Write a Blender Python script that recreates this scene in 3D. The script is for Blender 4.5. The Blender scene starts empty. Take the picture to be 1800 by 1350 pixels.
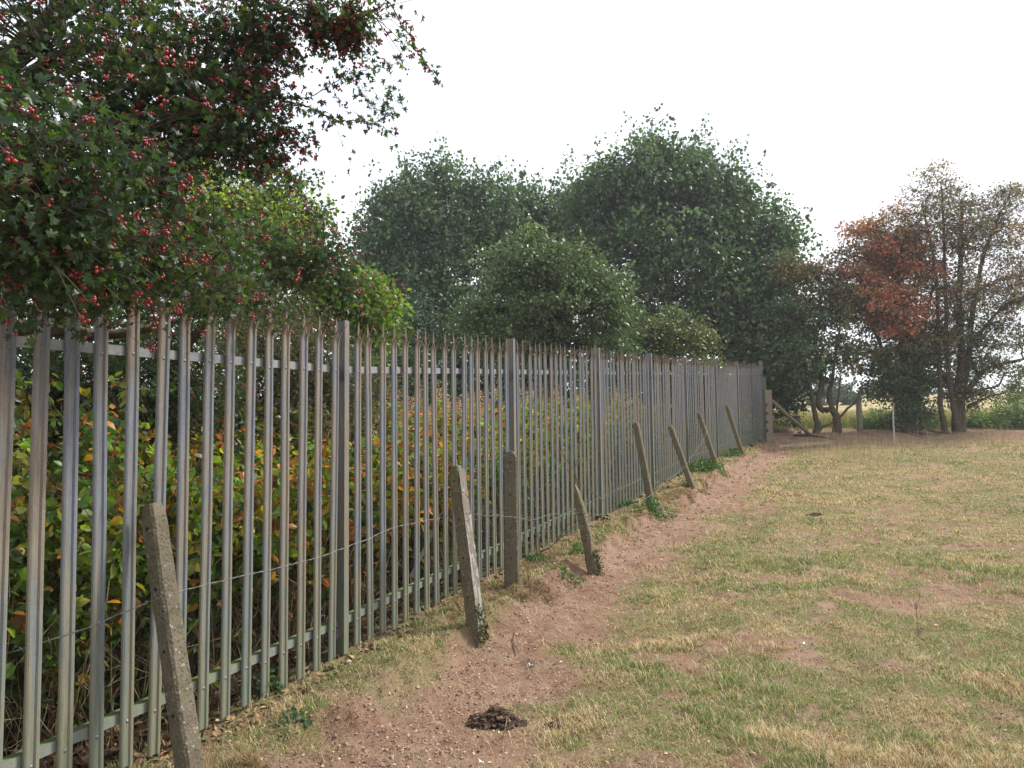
import bpy, math, random
import numpy as np
from mathutils import Vector, Matrix
random.seed(7); rng = np.random.default_rng(11)
scene = bpy.context.scene
COL = scene.collection

# ------------------------------------------------------------------ camera, sky, sun
F_PX, PITCH, ROLL, EYE = 1272.3, 0.0628389, 0.0119598, 1.9253
cr_, sr_ = math.cos(ROLL), math.sin(ROLL)
FW = np.array([0, math.cos(PITCH), math.sin(PITCH)]); UP0 = np.array([0, -math.sin(PITCH), math.cos(PITCH)]); RT0 = np.array([1., 0, 0])
RT = cr_*RT0 - sr_*UP0; UP = sr_*RT0 + cr_*UP0
cam = bpy.data.cameras.new('camera'); camo = bpy.data.objects.new('camera', cam); COL.objects.link(camo)
cam.sensor_width = 36; cam.lens = F_PX/1800*36; cam.clip_end = 3000; cam.clip_start = .05
camo.matrix_world = Matrix(((RT[0], UP[0], -FW[0], 0), (RT[1], UP[1], -FW[1], 0), (RT[2], UP[2], -FW[2], EYE), (0, 0, 0, 1)))
scene.camera = camo
scene.view_settings.view_transform = 'Standard'; scene.view_settings.look = 'None'
scene.view_settings.exposure = 1.62; scene.view_settings.gamma = 1
SUN_EL, SUN_AZ = math.radians(48), math.radians(72)      # azimuth clockwise from +Y
world = bpy.data.worlds.new('World'); scene.world = world; world.use_nodes = True
wn = world.node_tree; wn.nodes.clear()
def wnode(t, **k):
    n = wn.nodes.new(t)
    for a, b in k.items(): setattr(n, a, b)
    return n
wo = wnode('ShaderNodeOutputWorld'); wb = wnode('ShaderNodeBackground'); wb.inputs[1].default_value = 0.1
sky = wnode('ShaderNodeTexSky', sky_type='NISHITA', sun_disc=False); sky.sun_elevation = SUN_EL; sky.sun_rotation = SUN_AZ
tc = wnode('ShaderNodeTexCoord'); mp = wnode('ShaderNodeMapping'); mp.inputs['Scale'].default_value = (1, 1, 3.2)
nz = wnode('ShaderNodeTexNoise'); nz.inputs['Scale'].default_value = 1.7; nz.inputs['Detail'].default_value = 5; nz.inputs['Roughness'].default_value = .55
rp = wnode('ShaderNodeValToRGB'); rp.color_ramp.elements[0].position = .40; rp.color_ramp.elements[0].color = (.66,)*3+(1,); rp.color_ramp.elements[1].position = .62; rp.color_ramp.elements[1].color = (1, 1, 1, 1)
mx = wnode('ShaderNodeMix', data_type='RGBA'); mx.inputs['B'].default_value = (4.7, 4.78, 4.95, 1)
wn.links.new(tc.outputs['Generated'], mp.inputs[0]); wn.links.new(mp.outputs[0], nz.inputs['Vector']); wn.links.new(nz.outputs['Fac'], rp.inputs[0])
wn.links.new(rp.outputs[0], mx.inputs['Factor']); wn.links.new(sky.outputs[0], mx.inputs['A']); wn.links.new(mx.outputs['Result'], wb.inputs[0]); wn.links.new(wb.outputs[0], wo.inputs[0])
sl = bpy.data.lights.new('sun', 'SUN'); sl.energy = 2.2; sl.angle = math.radians(10); sl.color = (1, .95, .86)
so = bpy.data.objects.new('sun', sl); COL.objects.link(so)
sd = Vector((math.sin(SUN_AZ)*math.cos(SUN_EL), math.cos(SUN_AZ)*math.cos(SUN_EL), math.sin(SUN_EL)))
so.rotation_euler = sd.to_track_quat('Z', 'Y').to_euler()

# ------------------------------------------------------------------ helpers
def P(px, py, Z):                       # a measured pixel of the photo at forward distance Z -> world point
    return (FW + RT*(px-900)/F_PX + UP*(675-py)/F_PX)*Z + np.array([0, 0, EYE])
def smooth(a, b, x):
    t = np.clip((x-a)/(b-a), 0, 1); return t*t*(3-2*t)
def hash2(ix, iy, seed):
    h = (ix.astype(np.int64)*374761393 + iy.astype(np.int64)*668265263 + seed*974711) & 0xffffffff
    h = ((h ^ (h >> 13))*1274126177) & 0xffffffff
    return ((h ^ (h >> 16)) & 0xffff)/65535.0
def vnoise(x, y, seed=0):
    x = np.asarray(x, float); y = np.asarray(y, float)
    ix, iy = np.floor(x), np.floor(y); fx, fy = x-ix, y-iy
    fx = fx*fx*(3-2*fx); fy = fy*fy*(3-2*fy)
    a = hash2(ix, iy, seed); b = hash2(ix+1, iy, seed); c = hash2(ix, iy+1, seed); d = hash2(ix+1, iy+1, seed)
    return (a*(1-fx)+b*fx)*(1-fy) + (c*(1-fx)+d*fx)*fy
def fbm(x, y, o=4, seed=0):
    s = 0; a = .5; n = 0
    for k in range(o):
        s = s + a*vnoise(x*2**k+17*k, y*2**k-9*k, seed+k); n += a; a *= .5
    return s/n
F0 = np.array([-1.1996, 5.1734]); FT = np.array([.4387, .8986]); FN = np.array([.8986, -.4387])
def fence_off(s): return np.interp(s, [-50, 11, 13.75, 16.5, 19.25, 60], [0, 0, .11, .20, .52, 6.])
def ds(x, y):
    qx, qy = x-F0[0], y-F0[1]
    s = qx*FT[0]+qy*FT[1]; d = qx*FN[0]+qy*FN[1]
    return d - fence_off(np.minimum(s, 19.25)), s
def FP(s, v=0.):                        # plan point on the fence line
    o = fence_off(s)+v
    return F0 + FT*s + FN*o
def ground(x, y):
    x = np.asarray(x, float); y = np.asarray(y, float)
    base = np.where(y < 24, .0679*y, 1.6296 + .052*(np.minimum(y, 190)-24) - .02*np.maximum(y-190, 0))
    d, s = ds(x, y)
    edge = .56 + .30*(fbm(s*1.9, d*1.2, 3, 5)-.5)*2
    on = smooth(-2.5, -1., s)*smooth(20, 17, s)
    wear = .12*smooth(edge-.07, edge+.13, d)*(1-.55*smooth(1.5, 2.5, d))*(.35+.65*on)
    z = base - wear
    z = z - .05*smooth(0, -1.2, d)
    near = np.exp(-np.maximum(y-14, 0)/12)
    z = z + (fbm(x*1.1, y*1.1, 3, 21)-.5)*.07*np.clip(y/5, 0, 1)
    z = z + (fbm(x*2.3, y*2.3, 3, 27)-.5)*.05*np.clip(y/5, 0, 1)*near + (fbm(x*5, y*5, 3, 31)-.5)*.040*near
    z = z + (fbm(x*17, y*17, 3, 41)-.5)*.020*near
    # eroded clods on the lip of the bank
    lip = np.exp(-((d-edge)/.16)**2)*on
    z = z + lip*(fbm(x*4.5, y*4.5, 3, 61)-.42)*.24
    bank = np.exp(-((y-(23.0+.03*(x-10)))/.75)**2)*smooth(6.8, 8.5, x)
    z = z + bank*(.16+.12*(fbm(x*2, y*2, 3, 71)-.5))
    z = z + .22*smooth(23.3, 24.6, y)*smooth(6., 9, x)*smooth(60, 30, y)
    z = z + (fbm(x*.05, y*.05, 3, 81)-.5)*2.0*smooth(35, 110, y)
    return z
def gz(x, y): return float(ground(x, y))

def new_mesh(name, V, F, mat, col=None, smooth_sh=False, parent=None, extra=None, mats=None, midx=None):
    V = np.asarray(V, np.float32); 
    if isinstance(F, np.ndarray):
        nf, k = F.shape; loops = F.ravel().astype(np.int32); starts = np.arange(nf, dtype=np.int32)*k
    else:
        parts = [f for f in F if len(f)]
        loops = np.concatenate([f.ravel() for f in parts]).astype(np.int32)
        ks = np.concatenate([np.full(len(f), f.shape[1]) for f in parts]); nf = len(ks)
        starts = np.concatenate([[0], np.cumsum(ks)[:-1]]).astype(np.int32)
    me = bpy.data.meshes.new(name)
    me.vertices.add(len(V)); me.vertices.foreach_set('co', V.ravel())
    me.loops.add(len(loops)); me.loops.foreach_set('vertex_index', loops)
    me.polygons.add(nf); me.polygons.foreach_set('loop_start', starts)
    if midx is not None: me.polygons.foreach_set('material_index', np.asarray(midx, np.int32))
    me.polygons.foreach_set('use_smooth', np.full(nf, smooth_sh, dtype=bool))
    if col is not None:
        a = me.attributes.new('Col', 'FLOAT_COLOR', 'POINT')
        c = np.ones((len(V), 4), np.float32); c[:, :3] = col; a.data.foreach_set('color', c.ravel())
    for k_, v_ in (extra or {}).items():
        a = me.attributes.new(k_, 'FLOAT', 'POINT'); a.data.foreach_set('value', np.asarray(v_, np.float32))
    for m in (mats or [mat]): me.materials.append(m)
    me.update(calc_edges=True)
    o = bpy.data.objects.new(name, me); COL.objects.link(o)
    if parent is not None: o.parent = parent
    return o
def tag(o, label=None, cat=None, group=None, kind=None):
    if label: o['label'] = label
    if cat: o['category'] = cat
    if group: o['group'] = group
    if kind: o['kind'] = kind
    return o
def empty(name, loc, label, cat, group=None, rz=0):
    o = bpy.data.objects.new(name, None); COL.objects.link(o); o.location = loc; o.rotation_euler = (0, 0, rz); o.empty_display_size = .1
    return tag(o, label, cat, group)
class MB:
    """collects shapes for one mesh object"""
    def __init__(s): s.V = []; s.Q = []; s.T = []; s.C = []; s.n = 0
    def add(s, V, F, col=None):
        V = np.asarray(V, float); F = np.asarray(F, int)
        (s.Q if F.shape[1] == 4 else s.T).append(F+s.n); s.V.append(V); s.n += len(V)
        s.C.append(np.tile(np.asarray(col if col is not None else (1, 1, 1), float), (len(V), 1)) if (col is None or np.ndim(col) == 1) else np.asarray(col))
    def tube(s, pts, rad, k=5, col=None, rough=0.):
        pts = np.asarray(pts, float); n = len(pts); rad = np.broadcast_to(np.asarray(rad, float), (n,))
        t = np.gradient(pts, axis=0); t /= np.linalg.norm(t, axis=1)[:, None]+1e-9
        ref = np.array([0, 0, 1.]) if abs(t[:, 2]).mean() < .8 else np.array([1., 0, 0])
        a = np.cross(t, ref); a /= np.linalg.norm(a, axis=1)[:, None]+1e-9; b = np.cross(t, a)
        an = np.arange(k)*2*np.pi/k
        R = rad[:, None]*(1+rough*(rng.random((n, k))-.5) if rough else np.ones((n, k)))
        V = pts[:, None, :] + R[..., None]*(np.cos(an)[None, :, None]*a[:, None, :]+np.sin(an)[None, :, None]*b[:, None, :])
        i = np.arange(n-1)[:, None]*k; j = np.arange(k)[None, :]; j2 = (j+1) % k
        Fq = np.stack([i+j, i+j2, i+k+j2, i+k+j], -1).reshape(-1, 4)
        V = np.concatenate([V.reshape(-1, 3), pts[:1], pts[-1:]])
        s.add(V, Fq, col); base = s.n-len(V)
        c0, c1 = n*k, n*k+1; jj = np.arange(k)
        s.T.append(np.concatenate([np.stack([np.full(k, c0), (jj+1) % k, jj], -1), np.stack([np.full(k, c1), (n-1)*k+jj, (n-1)*k+(jj+1) % k], -1)])+base)
    def box(s, c, sx, sy, sz, X=(1, 0, 0), Y=(0, 1, 0), Z=(0, 0, 1), col=None):
        X, Y, Z = [np.asarray(q, float) for q in (X, Y, Z)]
        V = [np.asarray(c, float)+X*a*sx/2+Y*b*sy/2+Z*d*sz/2 for d in (-1, 1) for b in (-1, 1) for a in (-1, 1)]
        s.add(V, [[0, 2, 3, 1], [4, 5, 7, 6], [0, 1, 5, 4], [2, 6, 7, 3], [0, 4, 6, 2], [1, 3, 7, 5]], col)
    def build(s, name, mat, parent=None, smooth_sh=False, col=True, mats=None, midx=None):
        V = np.concatenate(s.V); F = []
        if s.Q: F.append(np.concatenate(s.Q))
        if s.T: F.append(np.concatenate(s.T))
        return new_mesh(name, V, F, mat, np.concatenate(s.C) if col else None, smooth_sh, parent)

# ------------------------------------------------------------------ materials
def mat_new(name):
    m = bpy.data.materials.new(name); m.use_nodes = True; nt = m.node_tree; nt.nodes.clear()
    out = nt.nodes.new('ShaderNodeOutputMaterial'); return m, nt, out
def N(nt, t, ins=None, **k):
    n = nt.nodes.new(t)
    for a, b in k.items(): setattr(n, a, b)
    for a, b in (ins or {}).items():
        if hasattr(b, 'is_linked') or isinstance(b, bpy.types.NodeSocket): nt.links.new(b, n.inputs[a])
        else: n.inputs[a].default_value = b
    return n
def c4(c): return (c[0], c[1], c[2], 1)
def ramp(nt, fac, stops, interp='LINEAR'):
    r = nt.nodes.new('ShaderNodeValToRGB'); r.color_ramp.interpolation = interp
    while len(r.color_ramp.elements) < len(stops): r.color_ramp.elements.new(.5)
    for e, (p, c) in zip(r.color_ramp.elements, stops): e.position = p; e.color = c4(c) if np.ndim(c) else (c, c, c, 1)
    nt.links.new(fac, r.inputs[0]); return r.outputs[0]
def mixc(nt, fac, a, b, bt='MIX'):
    n = nt.nodes.new('ShaderNodeMix'); n.data_type = 'RGBA'; n.blend_type = bt
    for nm, v in (('Factor', fac), ('A', a), ('B', b)):
        if isinstance(v, bpy.types.NodeSocket): nt.links.new(v, n.inputs[nm])
        else: n.inputs[nm].default_value = v if nm == 'Factor' else c4(v)
    return n.outputs['Result']
def leaf_material(name, trans=.35, rough=.45, tint=(1.25, 1.35, .6), spec=.4):
    m, nt, out = mat_new(name)
    at = N(nt, 'ShaderNodeAttribute', attribute_name='Col')
    pr = N(nt, 'ShaderNodeBsdfPrincipled', {'Base Color': at.outputs['Color'], 'Roughness': rough, 'Specular IOR Level': spec})
    tcol = mixc(nt, 1.0, at.outputs['Color'], tint, 'MULTIPLY')
    tr = N(nt, 'ShaderNodeBsdfTranslucent', {'Color': tcol})
    mxs = N(nt, 'ShaderNodeMixShader', {0: trans, 1: pr.outputs[0], 2: tr.outputs[0]})
    nt.links.new(mxs.outputs[0], out.inputs[0]); return m
M_leaf = leaf_material('leaf', .48, .4, (1.5, 1.6, .6))
M_leaf_far = leaf_material('leaf_far', .30, .42, (1.1, 1.3, .7), .5)
M_grass = leaf_material('grass_blade', .25, .6, (1.1, 1.1, .7), .2)
def vcol_material(name, rough=.8, bump=.0, scale=60, spec=.2, var=.5):
    m, nt, out = mat_new(name)
    at = N(nt, 'ShaderNodeAttribute', attribute_name='Col')
    g = N(nt, 'ShaderNodeNewGeometry')
    nzn = N(nt, 'ShaderNodeTexNoise', {'Vector': g.outputs['Position'], 'Scale': scale, 'Detail': 5})
    v = ramp(nt, nzn.outputs['Fac'], [(.3, 1-var), (.7, 1+var*.4)])
    c = mixc(nt, 1., at.outputs['Color'], v, 'MULTIPLY')
    pr = N(nt, 'ShaderNodeBsdfPrincipled', {'Base Color': c, 'Roughness': rough, 'Specular IOR Level': spec})
    if bump:
        b = N(nt, 'ShaderNodeBump', {'Height': nzn.outputs['Fac'], 'Strength': bump, 'Distance': .01}); nt.links.new(b.outputs[0], pr.inputs['Normal'])
    nt.links.new(pr.outputs[0], out.inputs[0]); return m
M_bark = vcol_material('bark', .85, .6, 30, .15, .5)
M_wood = vcol_material('weathered_wood', .85, .5, 40, .15, .45)
M_berry = vcol_material('berry', .28, 0, 40, .5, .35)
M_bits = vcol_material('small_bits', .8, 0, 80, .2, .3)

def metal_material(name, dark=1., green=.6):
    m, nt, out = mat_new(name)
    tcn = N(nt, 'ShaderNodeTexCoord'); oi = N(nt, 'ShaderNodeObjectInfo')
    sx = N(nt, 'ShaderNodeSeparateXYZ', {0: tcn.outputs['Object']})
    zval = sx.outputs['Z']
    if name == 'pale_steel':
        zat = N(nt, 'ShaderNodeAttribute', attribute_name='Col'); zval = N(nt, 'ShaderNodeMath', {0: zat.outputs['Fac'], 1: 3.}, operation='MULTIPLY').outputs[0]
    off = N(nt, 'ShaderNodeMath', {0: oi.outputs['Random'], 1: 37.}, operation='MULTIPLY')
    cb = N(nt, 'ShaderNodeCombineXYZ', {'X': off.outputs[0], 'Y': off.outputs[0], 'Z': 0.})
    ad = N(nt, 'ShaderNodeVectorMath', {0: tcn.outputs['Object'], 1: cb.outputs[0]}, operation='ADD')
    m1 = N(nt, 'ShaderNodeMapping', {0: ad.outputs[0], 'Scale': (9, 9, .9)})
    m2 = N(nt, 'ShaderNodeMapping', {0: ad.outputs[0], 'Scale': (45, 45, 4)})
    n1 = N(nt, 'ShaderNodeTexNoise', {'Vector': m1.outputs[0], 'Scale': 1.6, 'Detail': 3, 'Roughness': .5})
    n2 = N(nt, 'ShaderNodeTexNoise', {'Vector': m2.outputs[0], 'Scale': 1.5, 'Detail': 5, 'Roughness': .65})
    n3 = N(nt, 'ShaderNodeTexNoise', {'Vector': ad.outputs[0], 'Scale': 70., 'Detail': 4})
    k = dark
    base = ramp(nt, n1.outputs['Fac'], [(.42, (.240*k, .262*k, .300*k)), (.50, (.285*k, .278*k, .270*k)), (.58, (.325*k, .275*k, .220*k))])
    st = ramp(nt, n2.outputs['Fac'], [(.30, .62), (.5, .98), (.75, 1.12)])
    c = mixc(nt, .8, base, st, 'MULTIPLY')
    sp = ramp(nt, n3.outputs['Fac'], [(.33, .72), (.5, 1.), (.74, 1.), (.8, 1.25)])
    c = mixc(nt, .55, c, sp, 'MULTIPLY')
    # green algae low down, fading up with noise
    gz_ = N(nt, 'ShaderNodeMath', {0: n2.outputs['Fac'], 1: 1.3}, operation='MULTIPLY')
    zz = N(nt, 'ShaderNodeMath', {0: zval, 1: gz_.outputs[0]}, operation='ADD')
    gr = ramp(nt, zz.outputs[0], [(.35, green), (.95, green*.55), (1.0, green*.3)])
    gr2 = N(nt, 'ShaderNodeMapRange', {0: zz.outputs[0], 1: .5, 2: 1.9, 3: green, 4: 0.})
    c = mixc(nt, gr2.outputs[0], c, (.135, .16, .085))
    # rusty cut tips
    rt = N(nt, 'ShaderNodeMapRange', {0: zval, 1: 2.13, 2: 2.27, 3: 0., 4: 1.})
    rn = N(nt, 'ShaderNodeMath', {0: rt.outputs[0], 1: ramp(nt, n2.outputs['Fac'], [(.3, .35), (.6, .95)])}, operation='MULTIPLY')
    if name == 'pale_steel': c = mixc(nt, rn.outputs[0], c, (.165, .115, .078))
    pr = N(nt, 'ShaderNodeBsdfPrincipled', {'Base Color': c, 'Metallic': .0, 'Roughness': .65, 'Specular IOR Level': .3})
    b = N(nt, 'ShaderNodeBump', {'Height': n3.outputs['Fac'], 'Strength': .12, 'Distance': .002}); nt.links.new(b.outputs[0], pr.inputs['Normal'])
    nt.links.new(pr.outputs[0], out.inputs[0]); return m
M_pale = metal_material('pale_steel', .58, .6); M_post = metal_material('post_steel', .54, .75)
def rail_material():
    m, nt, out = mat_new('rail_steel')
    g = N(nt, 'ShaderNodeNewGeometry'); n1 = N(nt, 'ShaderNodeTexNoise', {'Vector': g.outputs['Position'], 'Scale': 6., 'Detail': 6})
    n2 = N(nt, 'ShaderNodeTexNoise', {'Vector': g.outputs['Position'], 'Scale': 55., 'Detail': 4})
    base = ramp(nt, n1.outputs['Fac'], [(.35, (.20, .205, .23)), (.65, (.235, .23, .215))])
    base = mixc(nt, .6, base, ramp(nt, n2.outputs['Fac'], [(.3, .65), (.6, 1.05)]), 'MULTIPLY')
    at = N(nt, 'ShaderNodeAttribute', attribute_name='Col')
    fac = N(nt, 'ShaderNodeMath', {0: at.outputs['Fac'], 1: ramp(nt, n1.outputs['Fac'], [(.3, .35), (.6, 1.)])}, operation='MULTIPLY')
    c = mixc(nt, fac.outputs[0], base, (.13, .20, .045))
    pr = N(nt, 'ShaderNodeBsdfPrincipled', {'Base Color': c, 'Metallic': .2, 'Roughness': .55}); nt.links.new(pr.outputs[0], out.inputs[0]); return m
M_rail = rail_material()
def plain(name, col, rough=.6, metal=0.):
    m, nt, out = mat_new(name); g = N(nt, 'ShaderNodeNewGeometry')
    n1 = N(nt, 'ShaderNodeTexNoise', {'Vector': g.outputs['Position'], 'Scale': 90., 'Detail': 4})
    c = mixc(nt, 1., col, ramp(nt, n1.outputs['Fac'], [(.3, .65), (.7, 1.15)]), 'MULTIPLY')
    pr = N(nt, 'ShaderNodeBsdfPrincipled', {'Base Color': c, 'Metallic': metal, 'Roughness': rough}); nt.links.new(pr.outputs[0], out.inputs[0]); return m
M_bolt = plain('bolt_steel', (.22, .21, .21), .45, .5); M_wire = plain('barbed_wire_steel', (.17, .16, .155), .5, .4); M_hole = plain('hole_shade', (.012, .01, .009), .9)  # near-black hole colour stands in for the shade inside holes
M_white = plain('white_scrap', (.75, .76, .8), .7)
def concrete_material(name, a, b, moss=.0):
    m, nt, out = mat_new(name); tcn = N(nt, 'ShaderNodeTexCoord'); ob = tcn.outputs['Object']
    n1 = N(nt, 'ShaderNodeTexNoise', {'Vector': ob, 'Scale': 9., 'Detail': 6, 'Roughness': .6})
    vo = N(nt, 'ShaderNodeTexVoronoi', {'Vector': ob, 'Scale': 58.}); n2 = N(nt, 'ShaderNodeTexNoise', {'Vector': ob, 'Scale': 120., 'Detail': 3})
    base = ramp(nt, n1.outputs['Fac'], [(.3, a), (.7, b)])
    gc = N(nt, 'ShaderNodeRGBToBW', {0: vo.outputs['Color']})
    peb = ramp(nt, gc.outputs[0], [(.25, (.06, .05, .04)), (.45, (.13, .11, .085)), (.62, (.17, .14, .11)), (.82, (.40, .375, .34))], 'CONSTANT')
    pf = ramp(nt, vo.outputs['Distance'], [(.25, 1.), (.5, 0.)])
    pm = N(nt, 'ShaderNodeMath', {0: pf, 1: ramp(nt, n1.outputs['Fac'], [(.35, .25), (.6, .8)])}, operation='MULTIPLY')
    c = mixc(nt, pm.outputs[0], base, peb)
    c = mixc(nt, .5, c, ramp(nt, n2.outputs['Fac'], [(.3, .6), (.7, 1.2)]), 'MULTIPLY')
    n4 = N(nt, 'ShaderNodeTexNoise', {'Vector': ob, 'Scale': 4.3, 'Detail': 7, 'Roughness': .7})
    sx = N(nt, 'ShaderNodeSeparateXYZ', {0: ob})
    lo = N(nt, 'ShaderNodeMapRange', {0: sx.outputs['Z'], 1: 0., 2: .55, 3: .8, 4: moss})
    mf = N(nt, 'ShaderNodeMath', {0: lo.outputs[0], 1: ramp(nt, n4.outputs['Fac'], [(.42, 0.), (.6, 1.)])}, operation='MULTIPLY')
    c = mixc(nt, mf.outputs[0], c, (.085, .09, .035))
    li = N(nt, 'ShaderNodeTexNoise', {'Vector': ob, 'Scale': 26., 'Detail': 4})
    c = mixc(nt, ramp(nt, li.outputs['Fac'], [(.66, 0.), (.72, .6)]), c, (.25, .245, .21))
    pr = N(nt, 'ShaderNodeBsdfPrincipled', {'Base Color': c, 'Roughness': .9, 'Specular IOR Level': .2})
    b = N(nt, 'ShaderNodeBump', {'Height': N(nt, 'ShaderNodeMath', {0: pf, 1: n2.outputs['Fac']}, operation='ADD').outputs[0], 'Strength': .6, 'Distance': .004}); nt.links.new(b.outputs[0], pr.inputs['Normal'])
    nt.links.new(pr.outputs[0], out.inputs[0]); return m
M_conc = concrete_material('aggregate_concrete', (.088, .07, .048), (.155, .128, .10), .3)
M_conc_ol = concrete_material('mossy_concrete', (.11, .085, .053), (.18, .147, .10), .5)

def ground_material(name, path):
    m, nt, out = mat_new(name); g = N(nt, 'ShaderNodeNewGeometry'); pos = g.outputs['Position']
    def noi(sc, det=5, r=.6, mp_=None):
        v = pos
        if mp_: v = N(nt, 'ShaderNodeMapping', {0: pos, 'Scale': mp_}).outputs[0]
        return N(nt, 'ShaderNodeTexNoise', {'Vector': v, 'Scale': sc, 'Detail': det, 'Roughness': r}).outputs['Fac']
    a, b, c_, d_ = noi(1.3), noi(9., 6, .65), noi(48., 5, .7), noi(170., 3, .6)
    soil = ramp(nt, a, [(.3, (.285, .165, .11)), (.55, (.36, .22, .155)), (.75, (.43, .29, .205))])
    soil = mixc(nt, .75, soil, ramp(nt, b, [(.28, .45), (.5, 1.), (.75, 1.22)]), 'MULTIPLY')
    soil = mixc(nt, .8, soil, ramp(nt, c_, [(.3, .55), (.48, 1.), (.72, 1.15)]), 'MULTIPLY')
    soil = mixc(nt, .5, soil, ramp(nt, d_, [(.3, .6), (.7, 1.25)]), 'MULTIPLY')
    soil = mixc(nt, ramp(nt, noi(3.1, 6, .7), [(.50, 0.), (.62, .55)]), soil, (.40, .30, .215))
    soil = mixc(nt, ramp(nt, noi(5.3, 6, .75), [(.56, 0.), (.66, .6)]), soil, (.13, .08, .055))
    peb = N(nt, 'ShaderNodeTexVoronoi', {'Vector': pos, 'Scale': 42.})
    pc = N(nt, 'ShaderNodeRGBToBW', {0: peb.outputs['Color']})
    pm = N(nt, 'ShaderNodeMath', {0: ramp(nt, peb.outputs['Distance'], [(.12, 1.), (.2, 0.)]), 1: ramp(nt, pc.outputs[0], [(.86, 0.), (.88, .7)])}, operation='MULTIPLY')
    soil = mixc(nt, pm.outputs[0], soil, (.42, .33, .25))
    at = N(nt, 'ShaderNodeAttribute', attribute_name='turf')
    strw = ramp(nt, noi(36., 5, .75), [(.3, (.14, .10, .05)), (.5, (.31, .25, .12)), (.7, (.42, .35, .19))])
    grn = ramp(nt, noi(30., 5, .75), [(.3, (.09, .11, .03)), (.6, (.21, .24, .08))])
    turf = mixc(nt, ramp(nt, noi(2.2, 5, .65), [(.36, 0.), (.56, .8)]), strw, grn)
    tf = N(nt, 'ShaderNodeMath', {0: at.outputs['Fac'], 1: ramp(nt, b, [(.35, .1), (.6, 1.)])}, operation='MULTIPLY')
    col = mixc(nt, tf.outputs[0], soil, turf)
    dk = N(nt, 'ShaderNodeAttribute', attribute_name='dark_ground')
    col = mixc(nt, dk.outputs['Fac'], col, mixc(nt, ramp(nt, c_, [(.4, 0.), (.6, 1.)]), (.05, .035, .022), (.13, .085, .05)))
    far = N(nt, 'ShaderNodeAttribute', attribute_name='stubble')
    st = ramp(nt, noi(.35, 6, .7), [(.35, (.30, .23, .115)), (.6, (.44, .35, .19))])
    st = mixc(nt, ramp(nt, noi(.12, 4), [(.45, 0.), (.6, .5)]), st, (.22, .24, .09))
    col = mixc(nt, far.outputs['Fac'], col, st)
    pr = N(nt, 'ShaderNodeBsdfPrincipled', {'Base Color': col, 'Roughness': .95, 'Specular IOR Level': .12})
    hs = N(nt, 'ShaderNodeMath', {0: c_, 1: b}, operation='ADD'); hs2 = N(nt, 'ShaderNodeMath', {0: hs.outputs[0], 1: d_}, operation='ADD')
    bp = N(nt, 'ShaderNodeBump', {'Height': hs2.outputs[0], 'Strength': 1., 'Distance': .03}); nt.links.new(bp.outputs[0], pr.inputs['Normal'])
    nt.links.new(pr.outputs[0], out.inputs[0]); return m
M_ground = ground_material('field_soil', False)

# ------------------------------------------------------------------ the ground: one grid, split into path / field / hill
def path_mask(x, y):
    d, s = ds(x, y)
    w = (fbm(x*1.6, y*1.6, 5, 101)-.5)*1.0
    L = smooth(.40, .66, d+w*.6); Rr = 1-smooth(1.05, 1.6, d+w*1.1)
    near = L*Rr*smooth(21.5, 19.5, s)
    yard = smooth(19.2, 20.6, y+w*1.2)*smooth(5.5, 7.5, x+w)*smooth(24.4, 23.6, y)*(.45+.55*smooth(13.5, 10, x+w*2))
    strip = smooth(21.6, 22.2, y+w*.6)*smooth(24.4, 23.6, y)*smooth(6, 8, x)
    return np.clip(np.maximum(near, np.maximum(yard, strip)), 0, 1)
def turf_mask(x, y):
    n = fbm(x*.9, y*1.1, 4, 111); n2 = fbm(x*3.4, y*3.8, 4, 121)
    t = smooth(.36, .52, .5*n+.5*n2+.05)
    t = np.where(fbm(x*2.1, y*2.6, 3, 131) > .69, t*.2, t)
    return t*(1-path_mask(x, y))
def axis(segs):
    out = [segs[0][0]]
    for a, b, h in segs: out += list(np.linspace(a, b, max(2, int((b-a)/h)+1))[1:])
    return np.array(out)
xs = axis([(-400, -60, 25), (-60, -12, 2.5), (-12, -4, .3), (-4, 4.5, .025), (4.5, 11, .05), (11, 24, .12), (24, 80, 3), (80, 600, 30)])
ys = axis([(-30, -2, 3), (-2, 2., .25), (2., 6.5, .025), (6.5, 12, .04), (12, 26, .08), (26, 60, 1.), (60, 420, 9)])
X, Y = np.meshgrid(xs, ys); Zg = ground(X, Y); nx, ny = len(xs), len(ys)
GV = np.stack([X, Y, Zg], -1).reshape(-1, 3)
ii = (np.arange(ny-1)[:, None]*nx+np.arange(nx-1)[None, :]).ravel()
GF = np.stack([ii, ii+1, ii+1+nx, ii+nx], -1)
cx = GV[GF].mean(1); pmk = path_mask(cx[:, 0], cx[:, 1]); dC, sC = ds(cx[:, 0], cx[:, 1])
isfar = cx[:, 1] > 24.6; isroot = (dC < -.05) & ~isfar; ispath = (pmk > .5) & ~isfar & ~isroot
turf = turf_mask(GV[:, 0], GV[:, 1]); dV, sV = ds(GV[:, 0], GV[:, 1])
hum = smooth(.05, -.3, dV)*smooth(26, 24, GV[:, 1]); hum = np.maximum(hum, .35*smooth(22.2, 22.9, GV[:, 1])*smooth(24.6, 23.6, GV[:, 1]))  # ground colour darker behind the fence and along the hedge bank
stub = smooth(24.6, 28, GV[:, 1])*smooth(.27, .33, GV[:, 0]/np.maximum(GV[:, 1], 1)); hum = np.maximum(hum, .8*smooth(24.6, 26, GV[:, 1])*smooth(.33, .27, GV[:, 0]/np.maximum(GV[:, 1], 1)))
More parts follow.
